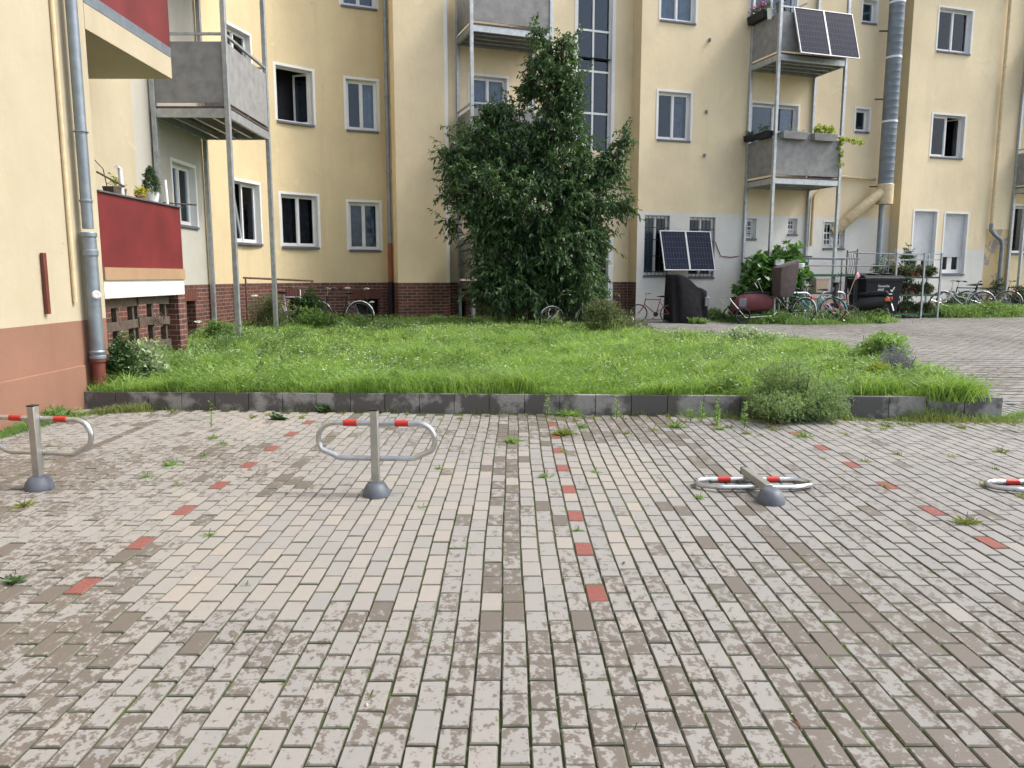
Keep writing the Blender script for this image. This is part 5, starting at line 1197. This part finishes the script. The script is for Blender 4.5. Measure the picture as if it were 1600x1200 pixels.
# low growth along the foot of the kerb wall
strip('kerb_foot_grass', [(1.9, kerby(1.9) - .08), (5.3, kerby(5.3) - .12), (5.9, 8.5)], .09, 1500, .10, HERB, .4, wdt=.003)
strip('kerb_foot_grass', [(3.6, kerby(3.6) - .12), (5.5, kerby(5.3) - .22)], .2, 1500, .06, DRYW, .55, wdt=.003)
strip('kerb_foot_grass', [(5.0, 7.75), (6.6, 7.5), (7.5, 7.6)], .22, 500, .04, DRYW, .5, wdt=.003)
strip('kerb_foot_grass', [(-5.0, 8.2), (-4.75, 8.65), (-4.2, 8.75)], .1, 1300, .07, DRYW, .4, wdt=.003)
strip('kerb_foot_grass', [(-5.0, 6.9), (-4.95, 8.1)], .10, 1700, .09, HERB, .4, wdt=.004)
strip('kerb_overhang_grass', [(-5.0, 9.02), (5.3, 8.33)], .05, 4200, .11, GRASS, .6, zf=lambda y: y * 0 + .19, wdt=.0038)
strip('kerb_foot_grass', [(-4.2, kerby(-4.2) - .03), (3, kerby(3) - .03)], .02, 500, .05, DRYW, .4, wdt=.003)
# joint moss / tiny sprouts in the paving joints
n_ = 5200; i_ = rng.integers(-30, 62, n_); x = .42 + (i_ + .5) * PW + rng.normal(0, .0025, n_); y = rng.uniform(1.2, 7.9, n_); k_ = (fnoise(x, y, 1.1, 31) + .25 * (x > .2) + .3 * (y < 3) > .35) & (np.abs(x) < .72 * y + .5); x, y = x[k_], y[k_]
o = blades('joint_moss', np.stack([x, y, np.full(len(x), -.012)], 1), rng.uniform(.006, .018, len(x)), .0016, .9, HERB, rng.uniform(.1, .7, len(x))); o['kind'] = 'stuff'
# straggling growth in the joints near the kerb, too fine to count
cx = np.concatenate([rng.uniform(.2, 5.3, 75), rng.uniform(-4.8, .2, 22), rng.uniform(2.2, 4.6, 40)]); cy = np.concatenate([8.62 - cx[:97] * .068 - np.abs(rng.normal(0, .28, 97)) - .08, rng.uniform(5.2, 8.0, 40)])
cx = .42 + (np.round((cx - .42) / PW) + .5) * PW + rng.normal(0, .006, len(cx)); ci = np.repeat(np.arange(len(cx)), 26); sz = rng.uniform(.02, .07, len(cx))[ci]
a = rng.uniform(0, 6.28, len(ci)); el = rng.uniform(.1, 1.2, len(ci)); D = np.stack([np.cos(a) * np.cos(el), np.sin(a) * np.cos(el), np.sin(el)], 1)
o = leaves('joint_weeds', np.stack([cx[ci] + rng.normal(0, .012, len(ci)), cy[ci] + rng.normal(0, .03, len(ci)), np.full(len(ci), -.006)], 1), D, sz, sz * .16, DRYW, rng.uniform(0, 1, len(cx))[ci] + rng.normal(0, .1, len(ci)), droop=.2); o['kind'] = 'stuff'
# crumbs of leaf, grit and twig lying about
n_ = 900; y = rng.uniform(1.4, 8, n_); x = rng.uniform(-1, 1, n_) * (.68 * y + .3); D = rng.normal(0, 1, (n_, 3)); D[:, 2] *= .1; k_ = (x > -5)
for nm, mt, sl_ in (('leaf_crumbs', BAGB, slice(0, 420)), ('grit', CONC, slice(420, 700)), ('red_leaf_crumbs', CLAY, slice(700, 900))):
    q = np.stack([x, y, np.full(n_, .0035)], 1)[sl_]; kk = k_[sl_]; o = leaves(nm, q[kk], D[sl_][kk], rng.uniform(.003, .011, kk.sum()), rng.uniform(.002, .005, kk.sum()), mt, np.zeros(kk.sum())); o['kind'] = 'stuff'
# weed tufts in the joints, each a plant of its own
def tuft(label, px, py, size, kind='g', n_=60):
    r_ = ray(px, py); Yg = H / -r_.z * r_.y; p = Vector((0, 0, H)) + r_ * (H / -r_.z)
    t = thing('weed', label, 'weed', (p.x, p.y, 0), 0, 'weeds in the paving joints')
    a = rng.uniform(0, 6.28, n_); el = rng.uniform(.15, 1.1, n_); D = np.stack([np.cos(a) * np.cos(el), np.sin(a) * np.cos(el), np.sin(el)], 1)
    P = np.stack([p.x + rng.normal(0, size * .18, n_), p.y + rng.normal(0, size * .12, n_), np.full(n_, -.008)], 1)
    mt, ll, lw = {'g': (HERB, size, size * .09), 'd': (DRYW, size, size * .07), 'b': (SHRUBD, size, size * .28), 'y': (GRASS, size, size * .05)}[kind]
    leaves('leaf_tuft', P, D, ll * rng.uniform(.4, 1.1, n_), lw, mt, rng.uniform(.2, 1, n_), parent=t, droop=.25)
    st_ = MB(); st_.tube([(0, 0, -.01), (.005, 0, size * .3), (.012, .004, size * .7)], .0018, 5); st_.build('stem', BARK, t)
    return t
for a in (('broad dandelion rosette on the paving by the kerb, left of the middle barrier', 437, 656, .16, 'b', 34), ('dark leafy rosette against the kerb above the left red pavers', 513, 642, .17, 'b', 36), ('weed tuft between the left barrier and the red pavers, middle of three', 268, 727, .10, 'g'), ('weed tuft lower left of its neighbour, near the left barrier', 229, 746, .075, 'g'), ('small weed tuft right of the left pair of weed tufts', 276, 759, .06, 'g'),
          ('weed tuft high on the joint line near the left kerb blocks', 333, 686, .09, 'g'), ('little weed tuft just right of the high left tuft', 348, 695, .07, 'g'), ('small weed tuft above the weed pair at left', 318, 712, .07, 'g'), ('bright green sprout between the two lower red pavers at left', 326, 836, .06, 'y', 90), ('rosette weed on the paving at the left edge', 22, 909, .085, 'b', 30), ('straggly weed in front of the left barrier base', 38, 790, .10, 'd'),
          ('bushy weed with yellow buds against the kerb right of the middle barrier', 890, 648, .20, 'g', 90), ('reddish flat weed over the top red paver of the middle line', 880, 679, .15, 'd', 110), ('weed tuft left of the middle red paver line', 802, 690, .12, 'g'), ('weed tuft right of the middle red line near the kerb', 912, 668, .10, 'g'), ('flat weed near the kerb, straight above the gap between the red lines', 980, 678, .09, 'd'),
          ('weed tuft left of the middle red paver line, lower down', 853, 746, .08, 'g'), ('tiny weed on the middle red line beside the second paver', 880, 705, .05, 'g'), ('weed sprout right of the middle red line', 930, 738, .06, 'g'), ('wide weed patch near the kerb, below the tall weeds', 1057, 668, .14, 'g', 90), ('flat weed left of the wide weed patch', 1022, 673, .08, 'd'), ('weed tuft near the kerb left of the feathery bush', 1125, 672, .10, 'g'), ('weed tuft in front of the feathery bush', 1165, 678, .09, 'd'),
          ('larger leafy weed in front of the spilling bush', 1256, 683, .13, 'g'), ('tuft of dry weed on the right red paver line, near the front', 1508, 818, .11, 'd', 100), ('weed under the folded barrier loop, right of its base', 1172, 765, .07, 'g'), ('weed near the left end of the folded barrier loop', 1093, 778, .06, 'g'), ('weed sprout in a joint right of the middle barrier post', 685, 732, .05, 'g'), ('weed sprout below and right of the middle barrier base', 660, 793, .05, 'g'),
          ('small weed in the joint above the lowest middle red paver', 902, 828, .04, 'g'), ('tiny weed in the foreground joints left of centre', 578, 1088, .035, 'd'), ('tiny weed in the foreground joints right of centre', 990, 1142, .04, 'd'), ('small green sprout left of the foreground centre', 384, 915, .04, 'g'), ('weed in the right hand joints beside the third red line', 1350, 722, .07, 'd'), ('dry weed on the far right paving beyond the folded barrier', 1565, 707, .09, 'd')): tuft(*a)
# tall single stems at the kerb
def tall_weed(label, px, py, h_, n_=50):
    r_ = ray(px, py); p = Vector((0, 0, H)) + r_ * (H / -r_.z); t = thing('weed', label, 'weed', (p.x, p.y, 0), 0, 'tall weeds at the kerb foot')
    MB().tube([(0, 0, -.01), (.01, 0, h_ * .5), (.0, 0, h_)], [.004, .003, .0015], 5).build('stem', HERB if False else BARK, t)
    z_ = rng.uniform(.02, h_, n_); a = rng.uniform(0, 6.28, n_); D = np.stack([np.cos(a), np.sin(a), rng.uniform(.0, .8, n_)], 1)
    leaves('foliage', np.stack([p.x + 0 * z_, p.y + 0 * z_, z_], 1), D, .06 * (1.2 - z_ / h_ * .7), .014, HERB, rng.uniform(.4, 1, n_), parent=t)
for a in (('tall green weed at the kerb, right of the bushy yellow budded weed', 963, 655, .26), ('tall green weed stem at the kerb, left of the yellow budded weed', 855, 650, .24), ('tall leafy weed second left of the spilling bush', 1096, 660, .22, 70), ('tall leafy weed nearest left of the spilling bush', 1120, 664, .30, 90), ('short leafy weed at the kerb between the tall pairs', 1078, 660, .14, 50), ('yellow flowered stem before the left kerb blocks', 330, 668, .30, 20), ('tall leafy weed in front of the spilling bush', 1163, 668, .26, 80)): tall_weed(*a)
# grass clump hanging over the right end of the kerb wall
g = Vector((4.85, 8.42, .2)); t = thing('grass_clump', 'lush grass clump drooping over the right end of the kerb wall', 'grass clump', g)
n_ = 1500; P = np.stack([rng.normal(g.x, .14, n_), rng.normal(g.y, .10, n_), np.full(n_, .2)], 1); blades('blades', P, rng.uniform(.12, .30, n_), .005, 1.1, GRASS, rng.normal(.4, .2, n_), parent=t)
# queen anne's lace heads above the lawn left
for i, (px, py, Y, lab) in enumerate(((700, 452, 0, ''),)): pass
# ------------------------------------------------------------ things on the balconies
def pot(name, label, cat, loc, r, h_, mat, leafm, n_=60, ll=.05, lw=.02, ph=.15, fl_=None, long=0, ang=0):
    t = thing(name, label, cat, loc, ang)
    m = MB()
    if long: m.add([(sx * long * .46, sy * r * .8, 0) for sx, sy in ((-1, -1), (1, -1), (1, 1), (-1, 1))] + [(sx * long * .5, sy * r, h_) for sx, sy in ((-1, -1), (1, -1), (1, 1), (-1, 1))], [(0, 3, 2, 1), (0, 1, 5, 4), (1, 2, 6, 5), (2, 3, 7, 6), (3, 0, 4, 7), (4, 5, 6, 7)])
    else: m.lathe([(r * .7, 0), (r, h_), (r * 1.08, h_), (r * 1.08, h_ * .85)], n=14)
    m.build('pot', mat, t, bevel=.008 if long else 0)
    if n_:
        L_ = long or r; c_ = Vector(loc); P = []
        ca, sa = math.cos(ang), math.sin(ang)
        xx = rng.uniform(-L_ * .45, L_ * .45, n_); P = np.stack([c_.x + xx * ca, c_.y + xx * sa, np.full(n_, c_.z + h_ * .95)], 1)
        P += rng.normal(0, r * .25, P.shape); P[:, 2] = np.maximum(P[:, 2], c_.z + h_ * .9) + rng.uniform(0, ph, n_)
        q, dd, ids = twig_leaves(P, 5, .06, .6); leaves('foliage', q, dd, ll, lw, leafm, rng.uniform(.1, 1, len(q)), parent=t)
        if fl_:
            q, dd, ids = twig_leaves(P[: n_ // 2] + np.array([0, 0, ph * .5]), 4, .05, .4); leaves('flowers', q, dd, .035, .03, fl_, rng.uniform(0, 1, len(q)), parent=t)
    return t
MR = wm(stR); MS = wm(stL)
def onR(x, y, z): v = MR @ Vector((x, y, 0)); v.z = z; return v
pot('flower_box', 'grey flower box with white caps on the lower right balcony rail, left one', 'flower box', onR(.60, -1.43, 5.36), .10, .2, PANEL, HERB, 14, long=.85, ang=A18)
pot('flower_box', 'grey flower box with bright green plants on the lower right balcony rail', 'flower box', onR(1.62, -1.43, 5.36), .10, .2, PANEL, VINE, 90, .07, .04, .22, long=.8, ang=A18)
pot('flower_box', 'dark flower box on the side rail of the lower right balcony', 'flower box', onR(-.04, -.95, 5.42), .10, .18, BLACKP, SHRUBD, 50, long=.62, ang=A18 - R(90), ph=.2)
pot('flower_box', 'dark flower box on the side rail nearest the wall', 'flower box', onR(-.04, -.28, 5.45), .10, .18, BLACKP, SHRUBD, 40, long=.4, ang=A18 - R(90), ph=.12)
pot('flower_box', 'dark flower box full of pink flowers on the upper right balcony', 'flower box', onR(-.04, -.45, 8.72), .12, .22, BLACKP, SHRUBD, 110, long=.8, ang=A18 - R(90), ph=.2, fl_=PFLO)
pot('flower_pot', 'white flower pot hanging beside the pink flowers', 'flower pot', onR(-.06, -1.0, 8.62), .085, .28, WHITE, SHRUBD, 12)
pot('flower_pot', 'blue grey flower pot behind the white hanging pot', 'flower pot', onR(.1, -1.22, 8.75), .12, .26, SILLM, SHRUBD, 16)
m = MB(); m.tube([onR(.15, -1.2, 8.95), onR(.9, -.9, 9.05), onR(1.6, -.4, 9.4)], .03, 6); m.tube([onR(.3, -.6, 8.8), onR(1.5, -.9, 8.95)], .05, 6); o = m.build('stored_poles', SILLM); tag(o, 'bundle of dark poles stored on the upper right balcony', 'poles')
# trailing vine from the lower right balcony
n_ = 170; f_ = rng.uniform(0, 1, n_); a0 = W(1312, 216, 22.9); a1 = W(1350, 222, 23.0); b0 = W(1314, 216, 22.9); b1_ = W(1313, 262, 22.9)
P = np.concatenate([np.array(a0) + f_[:90, None] * (np.array(a1) - np.array(a0)), np.array(b0) + f_[90:, None] * (np.array(b1_) - np.array(b0))]) + rng.normal(0, .035, (n_, 3))
t = thing('climbing_vine', 'yellow green vine trailing from the corner of the lower right balcony', 'vine', b0)
leaves('foliage', P, rng.normal(0, 1, (n_, 3)) + np.array([0, 0, -.5]), .09, .06, VINE, rng.uniform(.2, 1, n_), parent=t); MB().tube([a1, a0, b1_], .006, 5).build('stem', BARK, t, world=True)
# hanging pots below the pergola
for px, py, lab, mt in ((1217, 410, 'white box shaped pot hanging under the pergola, left', WHITE), (1250, 416, 'round white pot hanging under the pergola, right', WHITE)):
    p = W(px, py, 22.0); t = thing('hanging_pot', lab, 'hanging pot', (p.x, p.y, p.z - .08), 0, 'pots hanging under the pergola')
    m = MB()
    if px < 1230: m.box((0, 0, .08), (.24, .18, .16))
    else: m.lathe([(.05, 0), (.11, .05), (.13, .15), (.12, .16)], n=14)
    m.build('pot', mt, t)
    m = MB(); 
    for s_ in (-1, 1): m.tube([(s_ * .11, 0, .16), (0, 0, .52)], .004, 4)
    m.build('cords', GREYF, t)
# lower red balcony: conifer, pots, white pipes, sticks
cz = ztop1
p = Vector((XL - .1, 11.35, cz)); t = thing('potted_conifer', 'small potted conifer on the lower red balcony rail', 'potted plant', p)
MB().lathe([(.08, 0), (.11, .15), (.12, .15)], n=14).build('pot', WHITE, t)
n_ = 420; z_ = rng.uniform(0, 1, n_); a = rng.uniform(0, 6.28, n_); rr = .13 * (1 - z_) ** .7 * rng.uniform(.5, 1.05, n_) + .01
P = np.stack([p.x + rr * np.cos(a), p.y + rr * np.sin(a), p.z + .14 + .36 * z_], 1); q, dd, ids = twig_leaves(P, 5, .04); leaves('foliage', q, dd, .03, .012, SHRUBD, rng.uniform(0, .6, len(q)), parent=t)
pot('flower_pot', 'low planter with yellow flowers beside the small conifer', 'flower pot', (XL - .12, 11.05, cz), .07, .07, TERRAC, VINE, 26, ph=.07, fl_=YFLO)
pot('flower_box', 'brown planter with sparse plants on the lower red balcony', 'flower box', (XL - .12, 10.35, cz), .08, .1, WOOD, VINE, 22, .05, .02, .15, long=.35, ang=R(90))
m = MB(); m.tube([(XL - .05, 10.4, cz), (XL - .05, 10.38, cz + .34), (XL - .05, 10.3, cz + .36)], .028, 10); o = m.build('white_pipe', WHITE, bevel=0); tag(o, 'white plastic pipe standing on the lower red balcony rail', 'pipe')
m = MB(); m.tube([(XL - .04, 11.72, cz - .05), (XL - .05, 11.70, cz + .36)], .024, 10); o = m.build('white_pipe', WHITE); tag(o, 'white plastic pipe right of the small conifer', 'pipe')
m = MB(); m.tube([(XL - .02, 9.75, cz + .22), (XL - .02, 10.4, cz + .12)], .014, 6); o = m.build('stick', WOOD); tag(o, 'brown stick tilted along the lower red balcony rail', 'stick')
m = MB(); m.tube([(XL + .3, 11.95, cz + .02), (XL - .1, 11.7, cz + .03)], .012, 6); o = m.build('stick', WOOD); tag(o, 'thin stick poking out from the lower red balcony corner', 'stick')
m = MB(); m.tube([(XL - .25, 9.72, cz + .5), (XL - .2, 9.9, cz + .47), (XL - .1, 10.05, cz + .3), (XL - .08, 10.1, cz + .02)], .006, 6); o = m.build('cable', BLACKP); tag(o, 'thin black cable curving down to the lower red balcony', 'cable')
# pale stick leaning, small litter on the paving
def litter(label, px, py, mat, l_, w_, cat='leaf'):
    r_ = ray(px, py); p = Vector((0, 0, H)) + r_ * (H / -r_.z); a = random.uniform(0, 3)
    o = MB().add([(-l_, 0, .004), (-l_ * .3, w_, .008), (l_, .2 * w_, .006), (-.1 * l_, -w_, .01), (-l_ * .2, 0, .014)], [(0, 3, 4), (3, 2, 4), (2, 1, 4), (1, 0, 4)]).build('fallen_leaf', mat, loc=(p.x, p.y, 0), rot=(0, 0, a)); tag(o, label, cat, 'litter on the paving')
litter('red brown dead leaf on the front right pavers', 1243, 1133, CLAY, .03, .008); litter('small dark dead leaf right of the lowest middle red paver', 975, 881, BAGB, .016, .01); litter('pale brown twig bit on the left foreground pavers', 232, 968, WOOD, .02, .006); litter('pale dead leaf in a joint left of the foreground centre', 573, 1103, BOXB, .016, .005)
# queen anne's lace
def umbel(label, px, py, Y):
    p = W(px, py, Y); zb = bedz(Y); t = thing('wildflower', label, 'wildflower', (p.x, p.y, zb), 0, 'white umbel flowers')
    MB().tube([(0, 0, 0), (.01, 0, (p.z - zb) * .6), (0, 0, p.z - zb)], .005, 5).build('stem', BARK, t)
    n_ = 40; a = rng.uniform(0, 6.28, n_); rr = rng.uniform(0, .07, n_); leaves('flower_head', np.stack([p.x + rr * np.cos(a), p.y + rr * np.sin(a), p.z - rr * rr * 3], 1), rng.normal(0, .4, (n_, 3)) + np.array([0, 0, .5]), .03, .03, WFLO, rng.uniform(0, 1, n_), parent=t)
umbel('white umbel flower highest in front of the brick base', 573, 451, 17.8); umbel('white umbel flower just below the highest one', 582, 472, 17.6); umbel('white umbel flower near the left balcony post', 398, 462, 15.8); umbel('white umbel flower low at the left grass edge', 310, 503, 13.6); umbel('white umbel flower behind the black bicycle', 543, 450, 18.0)
